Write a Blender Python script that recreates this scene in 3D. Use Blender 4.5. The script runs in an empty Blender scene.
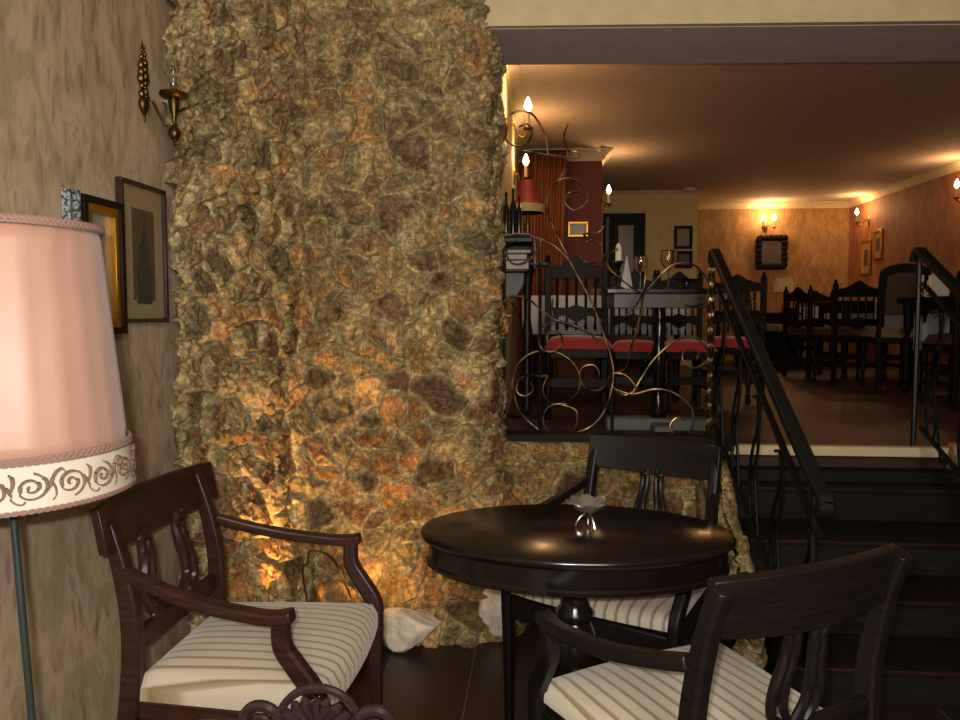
import bpy, math, random
import numpy as np
from mathutils import Vector, Matrix
random.seed(7)
rng = np.random.default_rng(11)
PI = math.pi
S = bpy.context.scene
COL = S.collection
# ------------------------------------------------------------------ camera
FPX = 750.0
CZ = 1.31
PITCH = math.atan(46/FPX)
YAW = math.atan(60*math.cos(PITCH)/FPX)
Fw = Vector((-math.sin(YAW)*math.cos(PITCH), math.cos(YAW)*math.cos(PITCH), -math.sin(PITCH)))
Rt = Vector((math.cos(YAW), math.sin(YAW), 0))
Up = Rt.cross(Fw)
CAM = Vector((0, 0, CZ))
def ray(px, py):
    return Fw + Rt*((px-480)/FPX) + Up*((360-py)/FPX)
def atY(px, py, Y):
    d = ray(px, py); return CAM + d*(Y/d.y)
def atX(px, py, X):
    d = ray(px, py); return CAM + d*(X/d.x)
def atZ(px, py, z):
    d = ray(px, py); return CAM + d*((z-CZ)/d.z)
cd = bpy.data.cameras.new('camera'); cam = bpy.data.objects.new('camera', cd); COL.objects.link(cam)
cd.sensor_width = 36; cd.lens = FPX/960*36; cd.clip_start = .02
m = Matrix((Rt, Up, -Fw)).transposed().to_4x4(); m.translation = CAM
cam.matrix_world = m
S.camera = cam

# ------------------------------------------------------------------ materials
def lin(c): return tuple((x/12.92 if x <= .04045 else ((x+.055)/1.055)**2.4) for x in c)
def rgb(r, g, b): return lin((r/255, g/255, b/255)) + (1,)
class NT:
    def __init__(s, name):
        s.m = bpy.data.materials.new(name); s.m.use_nodes = True
        s.n = s.m.node_tree.nodes; s.l = s.m.node_tree.links
        s.b = s.n['Principled BSDF']
    def add(s, t, **k):
        n = s.n.new(t)
        for a, v in k.items(): setattr(n, a, v)
        return n
    def coord(s, scale=(1,1,1), which='Object', rot=(0,0,0)):
        c = s.add('ShaderNodeTexCoord'); mp = s.add('ShaderNodeMapping')
        mp.inputs['Scale'].default_value = scale; mp.inputs['Rotation'].default_value = rot
        s.l.new(c.outputs[which], mp.inputs['Vector']); return mp.outputs['Vector']
    def noise(s, vec, scale, detail=4, rough=.55, dist=0):
        n = s.add('ShaderNodeTexNoise'); n.inputs['Scale'].default_value = scale
        n.inputs['Detail'].default_value = detail; n.inputs['Roughness'].default_value = rough
        n.inputs['Distortion'].default_value = dist
        s.l.new(vec, n.inputs['Vector']); return n.outputs['Fac']
    def ramp(s, fac, stops, interp='LINEAR'):
        r = s.add('ShaderNodeValToRGB'); r.color_ramp.interpolation = interp
        e = r.color_ramp.elements
        while len(e) < len(stops): e.new(.5)
        for i, (p, c) in enumerate(stops):
            e[i].position = p; e[i].color = c
        s.l.new(fac, r.inputs['Fac']); return r.outputs['Color']
    def mix(s, fac, a, b, mode='MIX'):
        x = s.add('ShaderNodeMix', data_type='RGBA', blend_type=mode)
        for i, v in ((0, fac), (6, a), (7, b)):
            if hasattr(v, 'is_linked') or isinstance(v, bpy.types.NodeSocket): s.l.new(v, x.inputs[i])
            else: x.inputs[i].default_value = v
        return x.outputs[2]
    def math(s, op, a, b=0.0):
        x = s.add('ShaderNodeMath', operation=op)
        for i, v in ((0, a), (1, b)):
            if isinstance(v, bpy.types.NodeSocket): s.l.new(v, x.inputs[i])
            else: x.inputs[i].default_value = v
        return x.outputs[0]
    def col(s, v):
        if isinstance(v, bpy.types.NodeSocket): s.l.new(v, s.b.inputs['Base Color'])
        else: s.b.inputs['Base Color'].default_value = v
        return s
    def set(s, **k):
        for a, v in k.items():
            s.b.inputs[a.replace('_', ' ')].default_value = v
        return s
    def bump(s, h, strength=.3, dist=.01):
        b = s.add('ShaderNodeBump'); b.inputs['Strength'].default_value = strength
        b.inputs['Distance'].default_value = dist
        s.l.new(h, b.inputs['Height']); s.l.new(b.outputs['Normal'], s.b.inputs['Normal']); return s
M = {}
def wood(name, c1, c2, rough=.3, axis=(3, 3, 30), spec=.5):
    t = NT(name); v = t.coord(axis)
    f = t.noise(v, 3, 5, .6, .4)
    t.col(t.ramp(f, [(.3, c1), (.7, c2)])).set(Roughness=rough, Specular_IOR_Level=spec).bump(f, .06, .002)
    M[name] = t.m
wood('mahogany', rgb(12, 9, 8), rgb(27, 18, 16), .45, spec=.3)
wood('mahogany_red_or_lit', rgb(30, 17, 14), rgb(58, 32, 25), .36, spec=.4)  # redder, lighter mahogany; on the left armchair it paints in the flash
wood('table_wood', rgb(13, 9, 8), rgb(24, 16, 14), .19, (4, 20, 4), .4)
wood('dark_oak', rgb(12, 8, 6), rgb(28, 17, 12), .5, spec=.14)
wood('step_wood', rgb(16, 14, 13), rgb(30, 25, 23), .6, (2, 20, 20), .2)
wood('nosing_wood', rgb(34, 17, 14), rgb(52, 26, 20), .5, (2, 20, 20), .2)
def simple(name, c, rough=.6, metal=0, **k):
    t = NT(name); v = t.coord()
    f = t.noise(v, 14, 3)
    t.col(t.mix(f, tuple(x*.82 for x in c[:3])+(1,), tuple(min(1, x*1.15) for x in c[:3])+(1,))).set(Roughness=rough, Metallic=metal, **k)
    M[name] = t.m; return t
simple('brass', rgb(150, 112, 52), .3, 1)
simple('old_brass', rgb(92, 76, 46), .38, 1)
simple('gold', rgb(190, 140, 60), .35, 1)
simple('silver', rgb(205, 198, 185), .2, 1)
simple('iron', rgb(34, 32, 31), .42, .7)
simple('rail_paint', rgb(14, 12, 11), .6, Specular_IOR_Level=.25)
simple('cream_plaster', rgb(205, 188, 150), .8)
simple('lower_ceiling', rgb(190, 180, 160), .85)
simple('soffit_paint', rgb(200, 190, 184), .85)
simple('upper_ceiling', rgb(196, 176, 158), .85)
simple('cream_wall', rgb(200, 178, 120), .8)
simple('burgundy_wall', rgb(104, 44, 34), .75)
simple('white_cloth', rgb(205, 200, 200), .85)
simple('dark_cloth', rgb(60, 30, 26), .85)
simple('red_velvet', rgb(150, 36, 30), .85, Sheen_Weight=.3)
simple('brown_cloth', rgb(70, 52, 40), .85)
simple('beige_cloth', rgb(120, 100, 76), .85)
simple('candle_wax', rgb(225, 215, 185), .5)
simple('cream_sleeve', rgb(215, 190, 140), .6)
simple('dark_glass', rgb(18, 26, 22), .12)
simple('lace', rgb(175, 150, 150), .9)
simple('book_cloth', rgb(190, 165, 140), .7)
simple('grey_plaster', rgb(112, 110, 112), .8)
simple('burgundy_silk', rgb(120, 26, 32), .6)
simple('fringe', rgb(170, 150, 96), .8)
simple('braid', rgb(124, 94, 86), .8)
simple('scroll_cord', rgb(108, 86, 70), .85)
simple('shade_beige', rgb(225, 200, 140), .8)
simple('pole_enamel', rgb(34, 42, 42), .45)
simple('cord_black', rgb(14, 13, 12), .5)
simple('base_stone', rgb(88, 86, 86), .6)
simple('polished_wood', rgb(50, 40, 38), .16, .45)
def glass(name, c=(1,1,1,1), rough=.03):
    t = NT(name); t.col(c).set(Roughness=rough, Transmission_Weight=1.0, IOR=1.45); M[name] = t.m
glass('clear_glass')
glass('wine_glass', (.95, .9, .85, 1))
def emit(name, c, s):
    t = NT(name); t.col((1,.8,.5,1)); t.b.inputs['Emission Color'].default_value = c
    t.b.inputs['Emission Strength'].default_value = s; M[name] = t.m
emit('bulb_glow', (1, .72, .38, 1), 26)
emit('spot_glow', (1, .6, .2, 1), 12)
# pink satin lamp shade
t = NT('pink_satin'); v = t.coord((1, 1, .08))
f = t.noise(v, 90, 3, .6); v2 = t.coord((3, 3, 1.2)); f2 = t.noise(v2, 2.2, 3)
c = t.ramp(f2, [(.3, rgb(146, 106, 92)), (.7, rgb(168, 130, 112))])
t.col(t.mix(t.math('MULTIPLY', f, .35), c, rgb(140, 108, 98))).set(Roughness=.45, Specular_IOR_Level=.4, Sheen_Weight=.2).bump(f, .12, .001)
t.b.inputs['Anisotropic'].default_value = .6
M['pink_satin'] = t.m
simple('white_band', rgb(180, 170, 156), .8)
# striped seat
t = NT('stripe_fabric'); c = t.add('ShaderNodeTexCoord'); sx = t.add('ShaderNodeSeparateXYZ')
t.l.new(c.outputs['Object'], sx.inputs[0])
fr = t.math('FRACT', t.math('ADD', t.math('MULTIPLY', sx.outputs[0], 1/.034), 100.2))
s1 = t.ramp(fr, [(0, (1,1,1,1)), (.2, (.6,.6,.6,1)), (.26, (0,0,0,1)), (.9, (0,0,0,1)), (1, (1,1,1,1))])
n = t.noise(t.coord((1,1,1)), 400, 2)
base = t.mix(n, rgb(178, 168, 150), rgb(196, 186, 166))
t.col(t.mix(s1, base, rgb(126, 108, 74))).set(Roughness=.6, Sheen_Weight=.3).bump(n, .1, .0005)
M['stripe_fabric'] = t.m
# wallpapers
def paper(name, stops, sc=1.0, motif=None, rot=(0,0,0)):
    t = NT(name); v = t.coord((1, 1, .42))
    a = t.noise(v, 9*sc, 5, .6, 1.4); b = t.noise(t.coord((1, 1, .22)), 34*sc, 4, .65, .6)
    k = t.math('ADD', t.math('MULTIPLY', a, .6), t.math('MULTIPLY', b, .4))
    c = t.ramp(k, stops)
    if motif:
        w = t.add('ShaderNodeTexVoronoi', feature='SMOOTH_F1'); w.inputs['Scale'].default_value = motif[1]
        vv = t.coord((1, 1, .55)); nn = t.add('ShaderNodeTexNoise'); nn.inputs['Scale'].default_value = motif[1]*1.3
        t.l.new(vv, nn.inputs['Vector']); mx = t.add('ShaderNodeMix', data_type='VECTOR'); mx.inputs[0].default_value = .16
        t.l.new(vv, mx.inputs[4]); t.l.new(nn.outputs['Color'], mx.inputs[5]); t.l.new(mx.outputs[1], w.inputs['Vector'])
        q = t.math('SINE', t.math('MULTIPLY', w.outputs['Distance'], 22.0))
        r = t.ramp(q, [(.35, (0,0,0,1)), (.75, (1,1,1,1))])
        c = t.mix(t.math('MULTIPLY', r, motif[2]), c, motif[0])
    t.col(c).set(Roughness=.7).bump(b, .08, .002); M[name] = t.m
paper('beige_wallpaper', [(.36, rgb(126, 108, 80)), (.45, rgb(160, 140, 112)), (.54, rgb(178, 158, 130)), (.62, rgb(146, 122, 116))], 1.0, (rgb(122, 110, 74), 5, .35))
paper('gold_wallpaper', [(.4, rgb(150, 112, 66)), (.6, rgb(178, 142, 88))], .8, (rgb(140, 88, 64), 6.5, .4))
paper('red_wallpaper', [(.4, rgb(132, 82, 56)), (.6, rgb(164, 108, 76))], .8, (rgb(124, 72, 54), 3.2, .35))
# wood drape/curtain
t = NT('curtain_cloth'); f = t.noise(t.coord((8, 8, .6)), 3, 4)
t.col(t.ramp(f, [(.3, rgb(104, 54, 26)), (.7, rgb(158, 90, 46))])).set(Roughness=.7); M['curtain_cloth'] = t.m
# lower floor
def floor_mat(name, c1, c2, cm, w, l, off, rough):
    t = NT(name); g = t.add('ShaderNodeNewGeometry'); mp = t.add('ShaderNodeMapping')
    mp.inputs['Location'].default_value = (off, 0, 0)
    mp.inputs['Rotation'].default_value = (0, 0, PI/2)
    t.l.new(g.outputs['Position'], mp.inputs['Vector'])
    b = t.add('ShaderNodeTexBrick'); b.inputs['Scale'].default_value = 1
    b.inputs['Brick Width'].default_value = l; b.inputs['Row Height'].default_value = w
    b.inputs['Mortar Size'].default_value = .0035; b.inputs['Mortar'].default_value = cm
    b.inputs['Color1'].default_value = c1; b.inputs['Color2'].default_value = c2
    mp.inputs['Location'].default_value = (0, off, 0)
    t.l.new(mp.outputs[0], b.inputs['Vector'])
    n = t.noise(t.coord((14, 1, 1)), 3, 4)
    t.col(t.mix(t.math('MULTIPLY', n, .6), b.outputs['Color'], tuple(x*.6 for x in c1[:3])+(1,)))
    t.set(Roughness=rough).bump(b.outputs['Fac'], -.1, .002); M[name] = t.m
floor_mat('floor_tile', rgb(48, 34, 28), rgb(42, 30, 25), rgb(88, 72, 58), .315, 6.0, -.07, .38)
floor_mat('upper_floor', rgb(66, 38, 28), rgb(56, 33, 24), rgb(40, 26, 20), .19, 2.5, 0, .55)
# stone
t = NT('rubble_stone'); a = t.add('ShaderNodeVertexColor'); a.layer_name = 'Col'
f = t.noise(t.coord(), 42, 9, .72, .5); f2 = t.noise(t.coord(), 14, 5, .65, .8)
f3 = t.noise(t.coord(), 26, 7, .7, 1.2)
c = t.mix(.8, a.outputs['Color'], t.ramp(f, [(.34, rgb(48, 34, 20)), (.5, rgb(150, 140, 128)), (.66, rgb(250, 236, 206))]), 'OVERLAY')  # overlay noise mottles the stone; its bright end paints in glints
c = t.mix(t.ramp(f2, [(.5, (0,0,0,1)), (.72, (.45,.45,.45,1))]), c, rgb(110, 104, 64))
t.col(c).set(Roughness=.4, Specular_IOR_Level=.5).bump(t.math('ADD', f, t.math('MULTIPLY', f3, 1.2)), .75, .012); M['rubble_stone'] = t.m
t = NT('white_rock'); f = t.noise(t.coord(), 16, 5, .6)
t.col(t.ramp(f, [(.3, rgb(190, 170, 145)), (.6, rgb(226, 214, 200))])).set(Roughness=.6).bump(f, .4, .01); M['white_rock'] = t.m
# silver filigree, prints
t = NT('filigree'); f = t.noise(t.coord(), 120, 3); t.col(t.ramp(f, [(.45, rgb(50, 56, 60)), (.55, rgb(150, 156, 160))])).set(Roughness=.5); M['filigree'] = t.m
t = NT('crystal'); t.col((.85,.8,.76,1)).set(Roughness=.12, Transmission_Weight=.9, IOR=1.5, Metallic=.4)
f = t.noise(t.coord(), 90, 2); t.bump(f, .8, .004); M['crystal'] = t.m
t = NT('twisted_gold'); f = t.noise(t.coord((3,3,1)), 45, 3); t.col(t.ramp(f, [(.47, rgb(40, 34, 28)), (.66, rgb(160, 126, 60))])).set(Roughness=.35, Metallic=.8); M['twisted_gold'] = t.m
t = NT('rubbed_iron'); f = t.noise(t.coord(), 11, 3); t.col(t.ramp(f, [(.42, rgb(52, 44, 38)), (.66, rgb(170, 138, 92))])).set(Roughness=.36, Metallic=.85); M['rubbed_iron'] = t.m
def print_mat(name, paperc, ink):
    t = NT(name); f = t.noise(t.coord((1, 1, 1)), 22, 5, .7)
    t.col(t.mix(t.math('MULTIPLY', f, .35), paperc, ink)).set(Roughness=.35); M[name] = t.m
print_mat('print_paper', rgb(142, 124, 92), rgb(80, 66, 44))
print_mat('print_ink', rgb(64, 54, 42), rgb(100, 88, 64))
print_mat('print_dark', rgb(44, 38, 32), rgb(70, 60, 46))
print_mat('mat_board', rgb(132, 124, 112), rgb(112, 104, 94))
print_mat('pale_print', rgb(176, 150, 110), rgb(120, 96, 66))
t = NT('mirror_glass'); t.col(rgb(90, 82, 76)).set(Roughness=.3, Metallic=.5); M['mirror_glass'] = t.m

# ------------------------------------------------------------------ mesh building
class MB:
    def __init__(s): s.v = []; s.f = []
    def mesh(s, verts, faces, mat=None):
        o = len(s.v)
        for p in verts:
            p = Vector(p); s.v.append(tuple(mat @ p if mat else p))
        s.f += [tuple(i+o for i in f) for f in faces]; return s
    def box(s, c, d, rot=None):
        x, y, z = d[0]/2, d[1]/2, d[2]/2
        vs = [Vector((a*x, b*y, e*z)) for a in (-1,1) for b in (-1,1) for e in (-1,1)]
        mt = Matrix.Translation(c)
        if rot: mt = mt @ rot
        return s.mesh(vs, [(0,1,3,2),(4,6,7,5),(0,4,5,1),(2,3,7,6),(0,2,6,4),(1,5,7,3)], mt)
    def quadbox(s, p):   # 8 explicit points: bottom 4 ccw, top 4 ccw
        return s.mesh(p, [(3,2,1,0),(4,5,6,7),(0,1,5,4),(1,2,6,5),(2,3,7,6),(3,0,4,7)])
    def lathe(s, prof, c=(0,0,0), n=20, sx=1, sy=1, mt=None):
        vs = []; fs = []
        for r, z in prof:
            for k in range(n):
                a = 2*PI*k/n; vs.append((c[0]+r*sx*math.cos(a), c[1]+r*sy*math.sin(a), c[2]+z))
        for i in range(len(prof)-1):
            for k in range(n):
                k2 = (k+1) % n
                fs.append((i*n+k, i*n+k2, (i+1)*n+k2, (i+1)*n+k))
        if prof[0][0] > 1e-4: fs.append(tuple(range(n-1, -1, -1)))
        if prof[-1][0] > 1e-4: fs.append(tuple((len(prof)-1)*n+k for k in range(n)))
        return s.mesh(vs, fs, mt)
    def sweep(s, pts, sec, up=Vector((0,0,1)), scales=None, closed=False):
        """sec: list of (a,b) cross section; a along side axis, b along up-ish axis"""
        pts = [Vector(p) for p in pts]; n = len(sec); vs = []; fs = []; L = len(pts)
        for i, p in enumerate(pts):
            if closed: d = pts[(i+1) % L]-pts[i-1]
            else: d = pts[min(i+1, L-1)]-pts[max(i-1, 0)]
            d.normalize(); u = up
            if abs(d.dot(u)) > .96: u = Vector((0,1,0)) if abs(d.y) < .9 else Vector((1,0,0))
            side = d.cross(u).normalized(); w = side.cross(d).normalized()
            k = scales[i] if scales else 1
            ka, kb = k if isinstance(k, tuple) else (k, k)
            for a, b in sec: vs.append(p+side*a*ka+w*b*kb)
        R_ = L if closed else L-1
        for i in range(R_):
            j = (i+1) % L
            for k in range(n):
                k2 = (k+1) % n; fs.append((i*n+k, i*n+k2, j*n+k2, j*n+k))
        if not closed:
            fs.append(tuple(range(n-1, -1, -1))); fs.append(tuple((L-1)*n+k for k in range(n)))
        return s.mesh(vs, fs)
    def tube(s, pts, r, n=8, closed=False, up=Vector((0,.3,1)).normalized()):
        L = len(pts); rs = r if isinstance(r, (list, tuple)) else [r]*L
        sec = [(math.cos(2*PI*k/n), math.sin(2*PI*k/n)) for k in range(n)]
        return s.sweep(pts, sec, up, [x for x in rs], closed)
    def bar(s, pts, w, t, up=Vector((0,0,1)), scales=None):
        b = min(w, t)*.18
        sec = [(-w/2+b,-t/2),(w/2-b,-t/2),(w/2,-t/2+b),(w/2,t/2-b),(w/2-b,t/2),(-w/2+b,t/2),(-w/2,t/2-b),(-w/2,-t/2+b)]
        return s.sweep(pts, sec, up, scales)
    def prism(s, outline, t, mt=None):
        """outline in xz plane, extruded along y by t"""
        n = len(outline)
        vs = [(x, -t/2, z) for x, z in outline]+[(x, t/2, z) for x, z in outline]
        fs = [tuple(range(n)), tuple(range(2*n-1, n-1, -1))]+[(i+n, (i+1) % n+n, (i+1) % n, i) for i in range(n)]
        return s.mesh(vs, fs, mt)
    def ball(s, c, r, sx=1, sy=1, sz=1, n=12):
        prof = [(max(1e-5, r*math.sin(PI*i/8)), -r*sz*math.cos(PI*i/8)) for i in range(9)]
        return s.lathe(prof, c, n, sx, sy)
    def build(s, name, mat, parent=None, smooth=40, bev=0, loc=None):
        me = bpy.data.meshes.new(name); me.from_pydata(s.v, [], s.f); me.validate()
        import bmesh
        bm = bmesh.new(); bm.from_mesh(me); bmesh.ops.recalc_face_normals(bm, faces=bm.faces); bm.to_mesh(me); bm.free()
        me.materials.append(M[mat])
        if smooth:
            me.polygons.foreach_set('use_smooth', [True]*len(me.polygons)); me.set_sharp_from_angle(angle=math.radians(smooth))
        o = bpy.data.objects.new(name, me); COL.objects.link(o)
        if parent: o.parent = parent
        if loc: o.location = loc
        if bev:
            b = o.modifiers.new('bevel', 'BEVEL'); b.width = bev; b.segments = 2; b.limit_method = 'ANGLE'
        return o
def cat(pts, n=6, closed=False):
    pts = [Vector(p) for p in pts]; out = []; L = len(pts)
    for i in range(L if closed else L-1):
        if closed: a, b, c, d = pts[i-1], pts[i], pts[(i+1) % L], pts[(i+2) % L]
        else: a, b, c, d = pts[max(i-1, 0)], pts[i], pts[i+1], pts[min(i+2, L-1)]
        for k in range(n):
            u = k/n
            out.append(.5*((2*b)+(c-a)*u+(2*a-5*b+4*c-d)*u*u+(3*b-a-3*c+d)*u**3))
    if not closed: out.append(pts[-1])
    return out
def cat2(pts, n=6, closed=False):
    return [(p.x, p.y) for p in cat([(a, b, 0) for a, b in pts], n, closed)]
def thing(name, label, category, loc=(0,0,0), rz=0, group=None):
    o = bpy.data.objects.new(name, None); COL.objects.link(o); o.location = loc; o.rotation_euler = (0, 0, rz)
    o.empty_display_size = .05
    o['label'] = label; o['category'] = category
    if group: o['group'] = group
    return o
def tag(o, label, category, group=None):
    o['label'] = label; o['category'] = category
    if group: o['group'] = group
    return o
def struct(o, label=None):
    o['kind'] = 'structure'
    if label: o['label'] = label
    return o
def dup(root, label, loc, rz=None, group=None, scale=None):
    def cp(o, par):
        c = o.copy(); COL.objects.link(c)
        if par: c.parent = par
        for ch in list(o.children): cp(ch, c)
        return c
    r = cp(root, None); r['label'] = label; r.location = loc
    if rz is not None: r.rotation_euler = (0, 0, rz)
    if scale: r.scale = scale
    if group: r['group'] = group
    return r
def Rz(a): return Matrix.Rotation(a, 4, 'Z')
def Rx(a): return Matrix.Rotation(a, 4, 'X')
def Ry(a): return Matrix.Rotation(a, 4, 'Y')
def pointlight(name, loc, power, color, r=.03):
    l = bpy.data.lights.new(name, 'POINT'); l.energy = power; l.color = color; l.shadow_soft_size = r
    o = bpy.data.objects.new(name, l); COL.objects.link(o); o.location = loc; return o

# ------------------------------------------------------------------ dimensions of the place
ZF = .686          # upper floor level
YE = 3.60          # edge of upper floor
XL = -1.2          # wallpapered wall
XU = -.2           # left wall of the upper room
XR = 4.05; YB = 10.3; ZC = 2.78; ZL = 2.72
XS0, XS1 = .84, 1.88
# ------------------------------------------------------------------ setting
struct(MB().box((1.425, .4, -.05), (5.25, 6.6, .1)).build('floor', 'floor_tile'), 'dark brown plank floor of the lower lounge with pale joints')
struct(MB().box(((XU+XR)/2, (YE+YB)/2+.05, ZF-.06), (XR-XU, YB-YE+.0, .12)).build('floor', 'upper_floor'), 'reddish brown floor of the raised dining room')
struct(MB().box((XL-.05, .2, ZL/2), (.1, 6.6, ZL)).build('wall_left', 'beige_wallpaper'), 'wall with mottled beige damask wallpaper')
struct(MB().box((1.425, -2.75, ZL/2), (5.25, .1, ZL)).build('wall_front', 'beige_wallpaper'))
struct(MB().box((XR+.05, .4, ZL/2), (.1, 6.4, ZL)).build('wall_right', 'beige_wallpaper'))
struct(MB().box((1.425, .2, ZL+.05), (5.25, 5.8, .1)).build('ceiling', 'lower_ceiling'), 'ceiling of the lower lounge')
struct(MB().box(((XU+XR)/2, (3.5+YB)/2, ZC+.05), (XR-XU+.3, YB-3.3, .1)).build('ceiling', 'upper_ceiling'), 'plain ceiling of the raised dining room')
# beam across the opening: cream front, grey underside
zb = atY(700, 19.5, 3.08).z
YB2 = 3.08+(zb-CZ)/((atY(700, 60.5, 3.6).z-CZ)/3.6)-3.08
bf = MB().quadbox([(XL-.1, 3.10, zb+.002), (XR, 3.06, zb+.002), (XR, 3.09, zb+.002), (XL-.1, 3.13, zb+.002),
                   (XL-.1, 3.10, ZL+.1), (XR, 3.06, ZL+.1), (XR, 3.09, ZL+.1), (XL-.1, 3.13, ZL+.1)]).build('trim_1', 'cream_plaster')
for v_ in bf.data.vertices: v_.co.y += .055*(v_.co.x+.1)+(.055*.1 if v_.co.x > 0 else 0)
struct(bf, 'cream front face of the ceiling beam')
def yb_(x, y): return y+.055*x
struct(MB().quadbox([(x, yb_(x, y), z) for z in (zb, ZC) for x, y in ((XL, 3.125), (XR, 3.125), (XR, YB2), (XL, YB2))]).build('trim_2', 'soffit_paint'), 'grey underside of the ceiling beam')
struct(MB().box(((XS0+XR)/2-.02, YE-.06, ZF/2-.05), (XR-XS0, .1, ZF-.08)).build('wall_back_lower', 'step_wood'), 'dark riser wall under the raised floor')
# upper room walls
struct(MB().box((XU-.05, (3.6+YB)/2, (ZF+ZC)/2), (.1, YB-3.6, ZC-ZF)).build('wall_left', 'cream_plaster'), 'cream side wall of the raised room lit by sconces')
struct(MB().box((XR+.05, (3.6+YB)/2, (ZF+ZC)/2), (.1, YB-3.6, ZC-ZF)).build('wall_right', 'red_wallpaper'), 'reddish wallpapered side wall of the dining room')
struct(MB().box(((XU+XR)/2, YB+.05, (ZF+ZC)/2), (XR-XU, .1, ZC-ZF)).build('wall_back', 'gold_wallpaper'), 'far wall with gold damask wallpaper')
YC = 9.26; xc1 = atY(697, 250, YC).x
struct(MB().box(((XU+xc1)/2, (YC+YB)/2, (ZF+ZC)/2), (xc1-XU, YB-YC, ZC-ZF)).build('wall_cream', 'cream_wall'), 'plain cream wall section beside the gold wallpaper')
YP = 6.9; xp1 = atY(602, 200, YP).x
struct(MB().box(((XU+xp1)/2, YP+.25, (ZF+ZC)/2), (xp1-XU, .5, ZC-ZF)).build('wall_pillar', 'burgundy_wall'), 'burgundy pier with white crown moulding')
def cornice(name, a, b, out, h=.09, d=.08, lab=None):
    a = Vector(a); b = Vector(b); out = Vector(out)
    prof = [(0, 0), (0, -h), (d*.18, -h), (d*.22, -h*.75), (d*.55, -h*.4), (d*.85, -h*.2), (d, -h*.15), (d, 0)]
    vs = []
    for p in (a, b):
        for o_, z in prof: vs.append(p+out*o_+Vector((0,0,z)))
    n = len(prof)
    fs = [(k, (k+1) % n, n+(k+1) % n, n+k) for k in range(n)]+[tuple(range(n)), tuple(range(2*n-1, n-1, -1))]
    struct(MB().mesh(vs, fs).build(name, 'cream_plaster'), lab)
cornice('trim_3', (XU, YP, ZC), (xp1+.0, YP, ZC), (0,-1,0), .1, .09, 'white crown moulding on the burgundy pier')
cornice('trim_4', (xp1, YP-.09, ZC), (xp1, YP+.5, ZC), (1,0,0), .1, .09)
cornice('trim_5', (XU, YC, ZC), (xc1, YC, ZC), (0,-1,0), .08, .07)
cornice('trim_6', (xc1, YB, ZC), (XR, YB, ZC), (0,-1,0), .08, .07)
cornice('trim_7', (XR, 3.6, ZC), (XR, YB, ZC), (-1,0,0), .08, .07)
cornice('trim_8', (XU, 3.62, ZC), (XU, YP, ZC), (1,0,0), .08, .07)
# cream edging strip on the top step and dark board under the railing
struct(MB().box(((XS0+XS1)/2-.02, YE-.01, ZF-.012), (XS1-XS0+.1, .05, .045)).build('trim_9', 'cream_plaster', bev=.004), 'cream edging strip on the top step')
struct(MB().box(((XU+XS0)/2-.05, YE-.06, ZF+.03), (XS0-XU+.2, .12, .07)).build('trim_10', 'dark_oak', bev=.004), 'dark wooden sill under the railing')
# steps
for k in range(1, 5):
    yk = [3.6, 3.38, 3.05, 2.79, 2.53][k]; z = ZF-.1372*k
    yp = [3.6, 3.38, 3.05, 2.79, 2.53][k-1]
    st = struct(MB().box(((XS0+XS1)/2, (yk+3.55)/2+.0, z/2-.012), (XS1-XS0, 3.55-yk, z-.024)).build('stair_step', 'step_wood', bev=.003), 'dark wooden stair step')
    MB().box(((XS0+XS1)/2, yk+.14, z-.012), (XS1-XS0, .32, .024)).build('tread', 'step_wood', st, bev=.006)
    MB().box(((XS0+XS1)/2, yk-.022, z-.006), (XS1-XS0, .012, .012)).build('nosing', 'nosing_wood', st, bev=.002)
# ------------------------------------------------------------------ noise in numpy
def hsh(ix, iy, iz=0, seed=0):
    n = (ix.astype(np.int64)*73856093) ^ (iy.astype(np.int64)*19349663) ^ (np.int64(1)*np.asarray(iz).astype(np.int64)*83492791) ^ (seed*2654435)
    n = (n ^ (n >> 13)) * 1274126177 & 0x7fffffff
    n = (n ^ (n >> 16)) * 668265263 & 0x7fffffff
    return ((n ^ (n >> 15)) & 0xffffff)/float(0xffffff)
def vnoise(x, y, seed=0):
    ix, iy = np.floor(x), np.floor(y); fx, fy = x-ix, y-iy
    fx = fx*fx*(3-2*fx); fy = fy*fy*(3-2*fy)
    a = hsh(ix, iy, 0, seed); b = hsh(ix+1, iy, 0, seed); c = hsh(ix, iy+1, 0, seed); d = hsh(ix+1, iy+1, 0, seed)
    return (a*(1-fx)+b*fx)*(1-fy)+(c*(1-fx)+d*fx)*fy
def fbm(x, y, o=4, seed=0):
    r = 0; a = .5
    for k in range(o): r = r+a*vnoise(x*2**k, y*2**k, seed+k*17); a *= .5
    return r
PAL = np.array([rgb(*c)[:3] for c in [(138,118,78),(150,126,82),(156,122,76),(104,84,58),(146,134,98),(122,92,68),(98,88,64),(164,142,104),(150,112,68),(128,114,82),(96,72,56)]])
MORT = np.array(rgb(196, 186, 146)[:3])
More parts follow.
